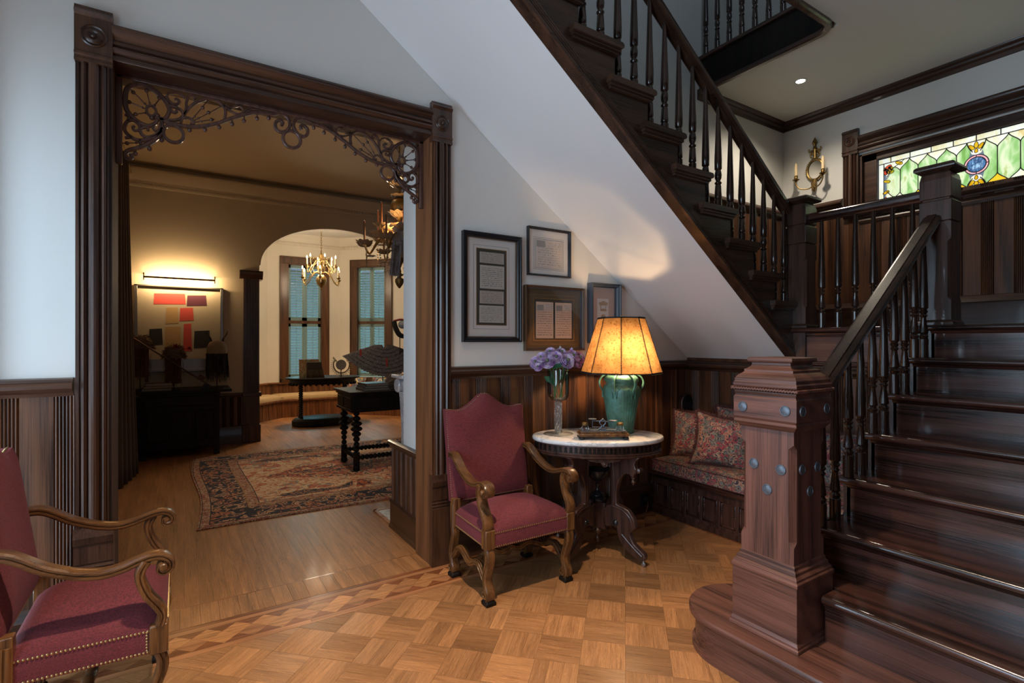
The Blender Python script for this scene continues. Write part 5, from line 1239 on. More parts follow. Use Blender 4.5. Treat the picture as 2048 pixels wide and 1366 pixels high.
# ------------------------------------------------------------------ parlour shell
YP = 8.09; AC, AH, AS, AR = 2.06, 1.118, 2.50, .63
PARW = flat('x', (0, 0, 0)) if False else M_parl
m = MB(); m.box(-.75, -.64, 3.235, 4.0, 0, 3.66); m.box(-.75, -.64, 5.0, 8.3, 0, 3.66); m.box(-.75, -.64, 4.0, 5.0, 0, 1.0); m.box(-.75, -.64, 4.0, 5.0, 2.8, 3.66)
struct(m.build('wall_parlour_left', M_parl, smooth=0))
struct(MB().box(5.3, 5.4, 3.235, 11.4, 0, 3.66).build('wall_parlour_right', M_parl, smooth=0))
ap = [(AC+AH*cos(a), AS+AR*sin(a)) for a in [pi*i/40 for i in range(41)]]
m = MB()
m.box(-.64, AC-AH, YP, YP+.18, 0, 3.66); m.box(AC+AH, 5.3, YP, YP+.18, 0, 3.66)
for i in range(40):
    (xa, za), (xb, zb) = ap[i], ap[i+1]
    m.add([(xa, YP, za), (xb, YP, zb), (xb, YP, 3.66), (xa, YP, 3.66), (xa, YP+.18, za), (xb, YP+.18, zb), (xb, YP+.18, 3.66), (xa, YP+.18, 3.66)], [(0, 1, 2, 3), (7, 6, 5, 4), (0, 4, 5, 1)])
pw = struct(m.build('wall_parlour_back', M_parl, smooth=30))
am = MB()
for i in range(40):
    (xa, za), (xb, zb) = ap[i], ap[i+1]; n = lambda x, z: ((x-AC)*.985+AC, (z-AS)*.985+AS)
    (xc, zc), (xd, zd) = n(xa, za), n(xb, zb)
    am.add([(xa, YP+.012, za), (xb, YP+.012, zb), (xd, YP+.012, zd), (xc, YP+.012, zc), (xa, YP+.185, za), (xb, YP+.185, zb), (xd, YP+.185, zd), (xc, YP+.185, zc)], [(0, 1, 2, 3), (7, 6, 5, 4), (3, 2, 6, 7), (0, 4, 5, 1)])
am.build('arch_lining', M_bay, pw, smooth=30)
struct(MB().box(-.75, 5.4, 3.12, 11.4, 3.66, 3.76).build('ceiling.002', M_parl, smooth=0))
struct(MB().box(.4, 4.2, 8.275, 11.2, 3.485, 3.50).build('ceiling.003', M_wall, smooth=0))
m = MB(); m.box(1.36, 5.3, 3.235, 3.57, 0, 3.66); m.box(1.36, 5.3, 3.57, 3.79, 0, .60); m.box(1.80, 5.3, 3.57, 3.79, .60, 3.66)
cb = struct(m.build('wall_parlour_front', M_wall, smooth=0))
# low panelling on the return beside the doorway
struct(extr('trim_11', [(0,0),(.012,0),(.022,.02),(.034,.03),(.036,.05),(.018,.058),(0,.06)], 3.236, 3.82, 'y', 1.36, M_trimY)).location.z = .60
boards(cb, 1.3605, 3.79, .555, .20, .60, -pi/2, .092, .040)
struct(extr('baseboard_parlour', [(0,0),(.03,0),(.03,.02),(.02,.03),(.02,.185),(.028,.195),(.02,.21),(0,.21)], 3.236, 3.80, 'y', 1.36, M_trimY))
def dent(name, x0, x1, along, face, z0, mat):
    pr = [(0,0),(.012,.004),(.02,.02),(.022,.05),(.045,.056),(.048,.075),(.06,.085),(.085,.12),(.13,.16),(.15,.19),(.15,.21),(0,.21)]
    o = struct(extr(name, shift(pr, z0), x0, x1, along, face, mat)); d = MB(); x = x0
    while x < x1:
        if along == 'x': d.box(x, x+.022, face-.042, face-.02, z0+.022, z0+.05)
        x += .04
    if d.v: stuff(d.build('dentil_band', mat, o, smooth=0))
dent('trim_12', -.64, 5.3, 'x', YP, 3.375, M_parl)
struct(extr('trim_13', [(0,0),(.014,0),(.02,.02),(.038,.03),(.04,.05),(.02,.055),(0,.06)], -.64, .93, 'x', YP, M_trimH)).location.z = .635
struct(extr('baseboard_parlour.001', [(0,0),(.035,0),(.035,.20),(.02,.235),(0,.24)], -.64, .95, 'x', YP, M_trimH))
boards(pw, -.62, YP, 1.55, .24, .64, 0, .092, .040)
pil = MB(); pil.box(.74, .935, YP-.04, YP+.19, .69, 2.30); 
for x in (.765, .80, .835, .87, .905): pil.box(x-.010, x+.010, YP-.05, YP-.035, .72, 2.27)
pi_ = struct(pil.build('trim_14', M_trim, smooth=0))
MB().prism([(-.05, 2.28), (-.06, 2.30), (-.075, 2.33), (-.09, 2.345), (-.09, 2.375), (-.075, 2.395), (.19, 2.395), (.19, 2.28)], lambda d, z, h: (h, YP+d, z), .69, .98).build('pilaster_cap', M_trimH, pi_, smooth=0)
MB().box(.72, .955, YP-.05, YP+.2, 0, .24).build('pilaster_plinth', M_trim, pi_, .006); MB().box(.735, .94, YP-.035, YP+.19, .24, .66).build('pilaster_dado', M_trim, pi_, smooth=0)
MB().box(.725, .965, YP-.055, YP+.19, .635, .695).build('pilaster_rail', M_trimH, pi_, .008)
# bay
BX0, BX1, BY = 1.38, 2.74, 10.75; r2 = sqrt(.5)
def seg_frame(p, q):    # local frame: origin p, u along to q, n into the room
    p, q = Vector((*p, 0)), Vector((*q, 0)); u = (q-p).normalized(); n = Vector((u.y, -u.x, 0)); return p, u, n, (q-p).length
bay_segs = [((.50, 9.87), (BX0, BY)), ((BX0, BY), (BX1, BY)), ((BX1, BY), (3.94, 9.55))]
def wall_seg(name, p, q, hole=None):
    o, u, n, L = seg_frame(p, q); m = MB()
    def bx(a, b, z0, z1):
        P = [o+u*a, o+u*b, o+u*b-n*.12, o+u*a-n*.12]
        m.add([(v.x, v.y, z0) for v in P]+[(v.x, v.y, z1) for v in P], [(0,3,2,1),(4,5,6,7),(0,1,5,4),(1,2,6,5),(2,3,7,6),(3,0,4,7)])
    if hole: a, b, c, d = hole; bx(0, a, 0, 3.66); bx(b, L, 0, 3.66); bx(a, b, 0, c); bx(a, b, d, 3.66)
    else: bx(0, L, 0, 3.66)
    return struct(m.build(name, M_bay, smooth=0))
HOLE1 = (.36, 1.00, .70, 2.92); HOLE2 = (.375, 1.015, .70, 2.92)
bw1 = wall_seg('wall_bay_left', *bay_segs[0]); bw2 = wall_seg('wall_bay_back', *bay_segs[1], HOLE1); bw3 = wall_seg('wall_bay_right', *bay_segs[2], HOLE2)
struct(MB().box(.38, .50, 8.27, 9.87, 0, 3.66).build('wall_bay_left.001', M_bay, smooth=0)); struct(MB().box(3.94, 4.06, 8.27, 9.55, 0, 3.66).build('wall_bay_right.001', M_bay, smooth=0))
M_shut = flat('teal_shutter', (.17, .27, .27), .5)
M_bcas = wood('window_casing_oak', (.055, .024, .012), (.125, .054, .025), coat=.05)
for k, (sg, hl) in enumerate(((bay_segs[1], HOLE1), (bay_segs[2], HOLE2))):
    o, u, n, L = seg_frame(*sg)
    def B(mb, a0, a1, d0, d1, z0, z1):   # d into the room
        P = [o+u*a0+n*d0, o+u*a1+n*d0, o+u*a1+n*d1, o+u*a0+n*d1]
        mb.add([(v.x, v.y, z0) for v in P]+[(v.x, v.y, z1) for v in P], [(0,3,2,1),(4,5,6,7),(0,1,5,4),(1,2,6,5),(2,3,7,6),(3,0,4,7)])
    a, b, c, d = hl
    g = MB(); B(g, a, b, -.10, -.096, c, d); w_ = struct(g.build('window_%d' % (k+2), M_glass, smooth=0))
    for nm, q in (('casing', (a-.135, a, 0, .035, .62, d)), ('casing', (b, b+.135, 0, .035, .62, d)), ('casing', (a-.135, b+.135, 0, .038, d, d+.135)), ('sill', (a-.135, b+.135, 0, .05, .615, .70)),
        ('casing_bead', (a-.135, a-.115, .035, .05, .62, d+.135)), ('casing_bead', (b+.115, b+.135, .035, .05, .62, d+.135)), ('casing_bead', (a-.135, b+.135, .035, .05, d+.115, d+.136)),
        ('jamb', (a-.001, a+.02, -.12, .034, c, d)), ('jamb', (b-.02, b+.001, -.12, .034, c, d)), ('jamb', (a, b, -.12, .034, d-.02, d)), ('meeting_rail', (a, b, -.07, -.03, 1.76, 1.82))):
        mb = MB(); B(mb, *q); mb.build(nm, M_bcas, w_, .004)
    xm = (a+b)/2
    for z0, z1 in ((c+.005, 1.76), (1.82, d-.02)):
        for x0, x1 in ((a+.02, xm-.002), (xm+.002, b-.02)):
            mb = MB(); B(mb, x0, x0+.045, -.06, -.03, z0, z1); B(mb, x1-.045, x1, -.06, -.03, z0, z1); B(mb, x0, x1, -.06, -.03, z0, z0+.06); B(mb, x0, x1, -.06, -.03, z1-.06, z1)
            B(mb, (x0+x1)/2-.004, (x0+x1)/2+.004, -.026, -.018, z0+.06, z1-.06)
            sf = mb.build('shutter', M_shut, w_, smooth=0); lv = MB(); z = z0+.075
            while z < z1-.07:
                P = [o+u*(x0+.045)-n*.070, o+u*(x1-.045)-n*.070, o+u*(x1-.045)-n*.022, o+u*(x0+.045)-n*.022]
                lv.add([(P[0].x, P[0].y, z+.018), (P[1].x, P[1].y, z+.018), (P[2].x, P[2].y, z-.014), (P[3].x, P[3].y, z-.014), (P[0].x, P[0].y, z+.024), (P[1].x, P[1].y, z+.024), (P[2].x, P[2].y, z-.008), (P[3].x, P[3].y, z-.008)], [(0,3,2,1),(4,5,6,7),(0,1,5,4),(1,2,6,5),(2,3,7,6),(3,0,4,7)])
                z += .052
            stuff(lv.build('louvers', M_shut, sf, smooth=0))
for k, (p, q) in enumerate(bay_segs):
    o, u, n, L = seg_frame(p, q)
    pr = [(0,0),(.02,.004),(.03,.05),(.06,.06),(.10,.13),(.15,.19),(.15,.21),(0,.21)]
    mb = MB(); mb.prism(pr, lambda d, z, h: o+u*h+n*d+Vector((0, 0, 3.275+z)), -.03, L+.03)
    for i in range(int(L/.04)): 
        c = o+u*(.02+i*.04)+n*.034; mb.obox((c.x, c.y, 3.31), (u, n, (0, 0, 1)), (.011, .012, .013))
    struct(mb.build('trim_%d' % (15+k), M_bay, smooth=0))
# bay window seat
bs = thing('bay_window_seat', 'wooden window seat with grooved panelling following the bay walls', 'bench', (AC, 10.3, 0))
off = Vector((AC, 10.3, 0)); tq = math.tan(pi/8)
M_bead = wood('beadboard_oak', (.075, .026, .010), (.22, .085, .030), var=.3)
cushL = ('tan seat cushion on the left angled side of the bay window seat', 'long tan seat cushion on the middle of the bay window seat', 'tan seat cushion on the right side of the bay window seat')
M_tan = fabric('tan_linen', (.36, .235, .105), (.50, .345, .17), 60)
for k, (p, q) in enumerate(bay_segs):
    o, u, n, L = seg_frame(p, q); dd = .45; a0 = dd*tq if k else .0; a1 = L-dd*tq if k < 2 else L
    mb = MB()
    def BB(mb, q0, q1, d0, d1, z0, z1):
        P = [o+u*q0+n*d0-off, o+u*q1+n*d0-off, o+u*q1+n*d1-off, o+u*q0+n*d1-off]
        mb.add([(v.x, v.y, z0) for v in P]+[(v.x, v.y, z1) for v in P], [(0,3,2,1),(4,5,6,7),(0,1,5,4),(1,2,6,5),(2,3,7,6),(3,0,4,7)])
    x = a0
    while x < a1-.01: BB(mb, x+.002, min(x+.055, a1)-.002, dd-.02, dd, 0, .30); x += .055
    stuff(mb.build('bead_board', M_bead, bs, smooth=0))
    mb = MB(); P = [o+u*0, o+u*L, o+u*(a1+.012)+n*(dd+.02), o+u*(a0-.012)+n*(dd+.02)]
    mb.add([(v.x-off.x, v.y-off.y, .30) for v in P]+[(v.x-off.x, v.y-off.y, .335) for v in P], [(0,3,2,1),(4,5,6,7),(0,1,5,4),(1,2,6,5),(2,3,7,6),(3,0,4,7)]); mb.build('seat_board', M_jamb, bs, .004)
    mb = MB(); x = 0
    while x < L-.01: BB(mb, x+.002, min(x+.055, L)-.002, .001, .018, .335, .60); x += .055
    stuff(mb.build('back_board', M_bead, bs, smooth=0))
    mb = MB(); BB(mb, 0, L, .0, .045, .595, .625); mb.build('back_rail', M_jamb, bs, .006)
    c = MB(); P = [o+u*(.02*tq)+n*.02, o+u*(L-.02*tq)+n*.02, o+u*(a1-.004)+n*(dd+.012), o+u*(a0+.004)+n*(dd+.012)]
    def f(uu, vv, top):
        A = P[0].lerp(P[1], uu); B_ = P[3].lerp(P[2], uu); v = A.lerp(B_, vv); e = (1-(2*uu-1)**10)*(1-(2*vv-1)**6); return Vector((v.x, v.y, .336+(.05+.040*max(0, e)**.5 if top else 0)))
    c.grid(16, 8, lambda a, b: f(a, b, True)); c.grid(16, 8, lambda a, b: f(a, b, False), True)
    kk = 17*9; ring = [i for i in range(17)]+[(j+1)*17-1 for j in range(1, 9)]+[8*17+i for i in range(15, -1, -1)]+[j*17 for j in range(7, 0, -1)]
    for i in range(len(ring)): a_, b_ = ring[i], ring[(i+1) % len(ring)]; c.f.append([a_, a_+kk, b_+kk, b_]); c.m.append(0)
    tag(c.build('seat_cushion', M_tan, None, smooth=60), cushL[k], 'cushion', 'bay seat cushions')
M_bead1 = paisley('beadwork_blue', 16, [(.16,.20,.26),(.17,.21,.27),(.15,.19,.25),(.50,.36,.14),(.16,.20,.26),(.55,.50,.42),(.30,.06,.04)], (.03,.03,.04))
def bay_pillow(lab, px, z):
    o, u, n, L = seg_frame(*bay_segs[2]); c = o+u*px+n*.15
    t = thing('beaded_pillow', lab, 'pillow', (c.x, c.y, .43), -pi/4, 'beaded pillows on the bay seat'); t.rotation_euler = (-.35, 0, -pi/4)
    N_ = 12
    def f(a, b, s):
        x, y = 2*a-1, 2*b-1; return Vector((x*.20*(1-.06*(1-y*y)), -s*.06*((1-x**4)*(1-y**4))**.5, .14+y*.14*(1-.06*(1-x*x))))
    mb = MB(); mb.grid(N_, N_, lambda a, b: f(a, b, 1)); mb.grid(N_, N_, lambda a, b: f(a, b, -1), True); b_ = mb.build('pillow_cover', M_bead1, t, smooth=80)
    d = MB()
    for sx in (-1, 1): d.prism([(0, .0), (sx*.028, .022), (sx*.022, -.018)], lambda p, q, h: (p, -.062-h*.01, .15+q), 0, .4)
    d.prism([(-.12, -.09), (-.10, -.09), (0, .07), (.10, -.09), (.12, -.09), (.02, .085), (-.02, .085)], lambda p, q, h: (p, -.058-h*.01, .17+q*.8), 0, .3)
    d.build('beaded_motif', flat('bead_white', (.6, .55, .42), .4) if 'bead_white' not in MATS else MATS['bead_white'], t, smooth=0)
bay_pillow('blue beaded pillow with white butterfly motif on the bay seat, left one', .42, 0); bay_pillow('blue beaded pillow beside the cape on the bay seat, right one', .95, 0)

# ------------------------------------------------------------------ rug
rg = thing('area_rug', 'worn oriental rug with navy border and rust medallion on the parlour floor', 'rug', (.10, 4.47, .0))
RX, RY = 3.1, 2.75
def wob(x, y): return x+.035*sin(2.2*y)*max(0, 1-x/1.0)+.045*(y/RY)*max(0, 1-x), y+.012*sin(3*x)
def quad_band(nm, x0, x1, y0, y1, m_, z=.012, par=None, nx=10, ny=10):
    mb = MB(); mb.grid(nx, ny, lambda u, v: Vector((*wob(x0+(x1-x0)*u, y0+(y1-y0)*v), z))); return mb.build(nm, m_, par or rg, smooth=0)
mb = MB(); nE = 40
def edge(t):
    t = t % 4
    return (RX*t, 0) if t < 1 else (RX, RY*(t-1)) if t < 2 else (RX*(3-t), RY) if t < 3 else (0, RY*(4-t))
P = [wob(*edge(4*i/160)) for i in range(160)]
mb.prism(P, lambda a, b, h: (a, b, h), 0.0005, .010); mb.build('rug_base', M_rugguard, rg, smooth=0)
def ringband(nm, i0, i1, m_, z):
    mb = MB()
    for k in range(4):
        for j in range(16):
            t0, t1 = k+j/16, k+(j+1)/16
            def q(t, ins):
                x, y = edge(t); X = ins+(x/RX)*(RX-2*ins); Y = ins+(y/RY)*(RY-2*ins); return Vector((*wob(X, Y), z))
            t1m = t1-1e-6
            mb.add([q(t0, i0), q(t1m, i0), q(t1m, i1), q(t0, i1)], [(0, 1, 2, 3)])
    mb.build(nm, m_, rg, smooth=0)
M_line = flat('rug_dark_line', (.03, .022, .022), .9); M_gl = flat('rug_gold_line', (.34, .17, .06), .9)
ringband('guard_line', .012, .018, M_line, .0112); ringband('guard_line', .075, .083, M_line, .0112)
ringband('main_border', .083, .36, M_rugbord, .0116); ringband('guard_line', .36, .372, M_gl, .0118); ringband('inner_guard', .372, .45, M_rugguard, .0116); ringband('guard_line', .45, .458, M_line, .0118)
quad_band('field', .458, RX-.458, .458, RY-.458, M_rugfield, .0116, None, 16, 12)
def patch(nm, pts, m_, z=.0122): mb = MB(); mb.add([(*wob(a, b), z) for a, b in pts], [tuple(range(len(pts)))]); mb.build(nm, m_, rg, smooth=0)
yc = RY/2
for s in (1, -1):
    pass
patch('medallion', [(.55, yc), (.80, yc-.10), (.95, yc-.24), (1.25, yc-.36), (1.55, yc-.48), (1.95, yc-.36), (2.25, yc-.24), (2.4, yc-.10), (2.62, yc), (2.4, yc+.10), (2.25, yc+.24), (1.95, yc+.36), (1.55, yc+.48), (1.25, yc+.36), (.95, yc+.24), (.80, yc+.10)], M_rugred)
patch('medallion_core', [(.90, yc), (1.15, yc-.09), (1.6, yc-.11), (1.75, yc-.04), (1.75, yc+.04), (1.6, yc+.11), (1.15, yc+.09)], M_rugnavy, .0126)
patch('medallion_core', [(1.0, yc), (1.2, yc-.035), (1.6, yc-.045), (1.6, yc+.045), (1.2, yc+.035)], M_rugred, .0129)
for s in (1, -1):
    patch('corner_leaf', [(.60, yc+s*.78), (.85, yc+s*.70), (1.15, yc+s*.78), (1.35, yc+s*.62), (1.30, yc+s*.82), (1.0, yc+s*.86), (.75, yc+s*.88)], M_rugnavy)
    patch('corner_leaf', [(1.32, yc+s*.86), (1.40, yc+s*.62), (1.52, yc+s*.60), (1.50, yc+s*.82)], M_rugred)
    patch('corner_leaf', [(2.0, yc+s*.80), (2.3, yc+s*.66), (2.55, yc+s*.78), (2.3, yc+s*.88)], M_rugnavy)
    for x in (.72, 1.75, 1.95): patch('flower_motif', [(x+.045*cos(t), yc+s*.56+.035*sin(t)) for t in [2*pi*i/8 for i in range(8)]], M_rugred)

# ------------------------------------------------------------------ pictures wall of the parlour
art = thing('framed_art', 'large silver boxed abstract canvas in cream and red below a picture light', 'picture', (0, YP, 1.575))
M_sil = flat('silver_frame', (.22, .21, .20), .3, .6); M_art = flat('canvas_cream', (.50, .44, .34), .8)
mb = MB()
for a, b, c, d in ((-.49, -.455, -.56, .555), (.455, .49, -.56, .555), (-.49, .49, -.56, -.525), (-.49, .49, .535, .555)): mb.box(a, b, -.07, 0, c, d)
mb.build('frame', M_sil, art, .004)
MB().box(-.456, .456, -.03, -.01, -.40, .54).build('canvas', M_art, art, smooth=0); MB().box(-.456, .456, -.028, -.008, -.526, -.40).build('bottom_panel', M_sil, art, smooth=0)
def blob(nm, pts, m_, d=.0312): MB().prism(cr(pts, 4, True), lambda a, b, h: (a, -d-h, b), 0, .0012).build(nm, m_, art, smooth=0)
M_ared = flat('paint_coral', (.62, .085, .075), .7); M_apur = flat('paint_plum', (.10, .022, .05), .7); M_aink = flat('paint_ink', (.03, .03, .035), .7); M_atan = flat('paint_tan', (.50, .33, .16), .7)
def rect(x0, x1, z0, z1, m_, d=.0312): MB().prism([(x0, z0), (x1, z0+.012), (x1-.01, z1), (x0+.008, z1-.01)], lambda a, b, h: (a, -d-h, b), 0, .0012).build('paint_patch', m_, art, smooth=0)
rect(-.29, .06, .31, .46, M_ared); rect(.07, .30, .30, .45, M_apur); rect(-.16, -.02, .06, .28, M_atan); rect(-.01, .15, .10, .28, M_ared, .0314)
rect(-.34, -.19, -.22, .00, M_aink); rect(-.17, .01, -.30, .03, M_atan); rect(.03, .13, -.30, .07, M_ared); rect(.15, .34, -.26, -.02, M_aink)
pl = thing('picture_light', 'long thin brass picture light bar above the silver framed canvas', 'light', (0, YP, 2.215))
mb = MB(); mb.tube([(-.385, -.20, 0), (.385, -.20, 0)], .012, 10)
for s in (1, -1): mb.tube([(s*.385, -.20, -.04), (s*.385, -.20, .05), (s*.385, -.01, .05)], .006, 8)
mb.build('bar', M_brassdk, pl)
# console table with objects
ct = thing('console_table', 'black carved chest table below the framed canvas', 'table', (0, 7.75, 0))
MB().box(-.58, .55, -.33, .30, .775, .81).build('table_top', M_ebony, ct, .006)
mb = MB(); mb.box(-.40, .41, -.30, .28, .10, .775); mb.build('chest_body', M_ebony, ct, .006)
for x in (-.375, .385):
    for y in (-.275, .255): MB().sqprof((x, y), [(.03, 0), (.035, .01), (.026, .04), (.034, .08), (.03, .12), (.028, .70), (.036, .72), (.036, .77)]).build('leg', M_ebony, ct, .003)
for x0, x1 in ((-.34, -.11), (-.09, .13), (.15, .35)): MB().box(x0, x1, -.31, -.29, .20, .56).build('front_panel', M_ebony, ct, .012)
MB().box(-.36, .37, -.315, -.29, .62, .74).build('drawer_front', M_ebony, ct, .010)
M_bkr = flat('book_oxblood', (.06, .012, .012), .5); M_bkd = flat('book_black', (.015, .015, .017), .45); M_page = flat('book_pages', (.28, .24, .19), .8); M_bkb = flat('book_brown', (.035, .022, .016), .5)
def book(lab, loc, w_, d_, h_, rz, cov, grp):
    b = thing('book', lab, 'book', loc, rz, grp); mb = MB(); t = .003
    mb.box(-w_/2, w_/2, -d_/2, d_/2, 0, t); mb.box(-w_/2, w_/2, -d_/2, d_/2, h_-t, h_); mb.box(-w_/2, -w_/2+t, -d_/2, d_/2, 0, h_); mb.build('cover', cov, b, .001)
    MB().box(-w_/2+t, w_/2-.006, -d_/2+.006, d_/2-.006, t, h_-t).build('pages', M_page, b, smooth=0)
g = 'books stacked on the black chest'
for k, (lab, h_, cov, w_) in enumerate((('bottom black book of the stack on the dark chest', .032, M_bkd, .30), ('middle book of the stack on the dark chest', .028, M_bkb, .28), ('top oxblood book of the stack on the dark chest', .034, M_bkr, .27))):
    book(lab, (-.235+.008*k, 7.60, .81+sum((.032, .028, .034)[:k])), w_, .20, h_, .04*k-.03, cov, g)
M_fur = fabric('shaggy_fur', (.055, .035, .022), (.22, .15, .095), 90); M_hide = fabric('red_brown_hide', (.04, .018, .012), (.12, .045, .028), 40); M_hair = flat('black_horsehair', (.012, .010, .010), .5); M_felt = fabric('tan_felt', (.20, .15, .10), (.30, .23, .16), 60); M_horn = flat('dark_horn', (.05, .035, .025), .35); M_red = flat('red_plume', (.30, .035, .03), .8)
def strands(mb, n, src, ln, w_, dirf):
    for i in range(n):
        p = Vector(src(i)); d = Vector(dirf(i, p)).normalized(); L = ln*random.uniform(.6, 1.1); sd = d.cross(Vector((random.uniform(-1, 1), random.uniform(-1, 1), .1))).normalized()*w_
        q = p+d*L; mb.add([p-sd, p+sd, q+sd*.4, q-sd*.4], [(0, 1, 2, 3)])
def stand(t, h_): mb = MB(); mb.tube([(0, 0, 0), (0, 0, h_)], .006, 8); mb.box(-.07, .07, -.05, .05, 0, .012); mb.build('display_stand', M_blackm, t)
def fur_bonnet(lab, x, y, zt, R_, trail, red):
    t = thing('fur_bonnet', lab, 'headdress', (x, y, .81), 0, 'headdresses on stands'); h_ = zt-.81; stand(t, h_-.05)
    mb = MB(); mb.lathe([(R_*.95, h_-.16), (R_*1.05, h_-.12), (R_, h_-.06), (R_*.7, h_-.015), (0, h_)], 18); mb.build('cap', M_fur, t)
    s = MB()
    def src(i): a = random.uniform(0, 2*pi); z = random.uniform(0, 1); return (R_*(1.04-.55*z*z)*cos(a), R_*(1.04-.55*z*z)*sin(a), h_-.16+.155*z)
    strands(s, 700, src, .045, .0035, lambda i, p: (p.x*6+random.uniform(-.3, .3), p.y*6+random.uniform(-.3, .3), random.uniform(-.7, .35))); stuff(s.build('fur', M_fur, t, smooth=0))
    tr = MB()
    for k in range(5):
        x0 = -R_*.75+k*R_*.33; w2 = R_*.17; zb = h_-.15-trail*random.uniform(.8, 1)
        tr.grid(3, 8, lambda u, v: Vector((x0+(u-.5)*2*w2, -.03-.02*sin(5*v+k)+.02*u, h_-.12+(zb-h_+.12)*v)))
    tr.build('trailing_strips', M_hide, t, smooth=60)
    f = MB(); strands(f, 120, lambda i: (random.uniform(-R_, R_), random.uniform(-.05, .03), h_-.15-random.random()*trail*.8), .11, .002, lambda i, p: (random.uniform(-.25, .25), random.uniform(-.2, .1), -1)); stuff(f.build('fringe', M_hide, t, smooth=0))
    if red:
        p = MB(); strands(p, 60, lambda i: (.02+random.uniform(-.02, .02), -R_*.7, h_-.03), .07, .004, lambda i, p: (random.uniform(-.3, .5), -.6, random.uniform(.0, .9))); strands(p, 40, lambda i: (.16, -.05, h_-.04), .035, .004, lambda i, p: (random.uniform(-1, 1), random.uniform(-1, 1), random.uniform(-1, 1)))
        p.tube(cr([(.03, -.04, h_-.06), (.09, -.05, h_-.05), (.16, -.05, h_-.04)], 4), .003, 5); p.build('red_plume', M_red, t, smooth=0)
fur_bonnet('shaggy fur bonnet with long cloth trail behind the curtain edge', -.405, 7.62, 1.48, .115, .42, False)
fur_bonnet('fur bonnet with red plume on a stand before the canvas centre', -.065, 7.62, 1.36, .10, .36, True)
hb = thing('horned_bonnet', 'tan cap with two upright horns and long black hair on a stand', 'headdress', (.395, 7.62, .81), 0, 'headdresses on stands'); stand(hb, .5)
MB().lathe([(.112, .42), (.118, .46), (.112, .53), (.085, .585), (.04, .612), (0, .618)], 20).build('cap', M_felt, hb)
for s in (1, -1):
    P = cr([(s*.06, 0, .585), (s*.075, -.01, .64), (s*.105, -.02, .69), (s*.118, -.02, .735)], 5); MB().tube(P, taper(len(P), .016, .004), 8).build('horn', M_horn, hb)
hr = MB(); strands(hr, 380, lambda i: (lambda a: (.117*cos(a), .117*sin(a), .44))(random.uniform(0, 2*pi)), .34, .004, lambda i, p: (random.uniform(-.1, .1), random.uniform(-.1, .1), -1)); stuff(hr.build('hair', M_hair, hb, smooth=0))
bd = MB(); strands(bd, 60, lambda i: (lambda a: (.12*cos(a), .12*sin(a), .445))(2*pi*i/60), .05, .005, lambda i, p: (0, 0, -1)); stuff(bd.build('beaded_band', M_hide, hb, smooth=0))
th = thing('tomahawk', 'long handled tomahawk leaning diagonally across the dark chest', 'tool', (.35, 7.48, .825))
MB().tube([(0, 0, 0), (-.84, -.03, .64)], .009, 8).build('handle', M_table, th)
d = Vector((-.84, -.03, .64)).normalized(); e = Vector((0, -1, 0)).cross(d).normalized()
MB().prism([(.05, .0), (.05, .035), (.03, .11), (.10, .12), (.115, .035), (.115, 0)], lambda a, b, h: d*a+e*(-b if False else b)+Vector((0, h, 0)), -.008, .008).build('axe_head', M_blackm, th)
MB().prism([(.15, -.012), (.15, -.05), (.22, -.055), (.22, -.012)], lambda a, b, h: d*a+e*b+Vector((0, h, 0)), -.01, .01).build('pipe_bowl', M_hide, th)
cu = thing('curtain', 'heavy brown curtain hanging inside the doorway at the left', 'curtain', (-.47, 6.45, 0))
M_cur = fabric('brown_velvet', (.045, .028, .018), (.11, .072, .050), 90)
def cf(u, v): fl = .35+.65*(1-v)**1.3; return Vector(((.035*sin(u*26))*(.6+.4*fl)+.10*u*fl-.03, -.32+.64*u*(.55+.45*fl), 3.25*v+.004))
mb = MB(); mb.grid(80, 14, cf); o = mb.build('drape', M_cur, cu, smooth=80); md_ = o.modifiers.new('solid', 'SOLIDIFY'); md_.thickness = .006
MB().tube([(0, -.6, 3.27), (0, .6, 3.27)], .018, 10).build('curtain_rod', M_brassdk, cu)

# ------------------------------------------------------------------ black tables
def bobbin(z0, z1, rs, pitch, cap=True):
    n = max(1, round((z1-z0)/pitch)); h = (z1-z0)/n; pr = []
    for i in range(n):
        r = rs(((i+.5)/n)); a = z0+i*h
        pr += [(r*.45, a), (r*.8, a+h*.15), (r, a+h*.4), (r, a+h*.55), (r*.8, a+h*.82)]
    return pr+[(rs(1)*.45, z1)]
lt = thing('library_table', 'long black carved table with bobbin turned legs on the rug', 'table', (1.50, 5.50, 0))
MB().box(0, 1.7, 0, .70, .845, .868).build('table_top', M_ebony, lt, .006)
mb = MB(); mb.box(.04, 1.66, .04, .66, .655, .845); mb.box(.025, 1.68, .025, .68, .815, .846); mb.box(.03, 1.67, .03, .67, .645, .672); mb.build('apron', M_ebony, lt, .005)
for x0 in (.09, .58, 1.1): MB().box(x0, x0+.42, .028, .045, .69, .80).build('drawer_front', M_ebony, lt, .010)
for y0 in (.07, .36): MB().box(.028, .045, y0, y0+.26, .69, .80).build('side_panel', M_ebony, lt, .010)
lz = lambda t: .030+.034*exp(-((t-.60)/.22)**2)
LZ = MB().lathe([(.030, 0), (.038, .012), (.036, .04), (.03, .055)]+[(.034, .06), (.034, .20)]+bobbin(.20, .645, lz, .055), 16).mesh('leg', M_ebony, 40)
for x in (.10, 1.60):
    for y in (.10, .60): put(LZ, lt, (x, y, .012))
def twist(a, b, r):
    a, b = Vector(a), Vector(b); L = (b-a).length; q = (b-a).normalized().to_track_quat('Z', 'Y').to_matrix().to_4x4()
    return MB().lathe(bobbin(0, L, lambda t: r, r*1.5), 10, Matrix.Translation(a) @ q)
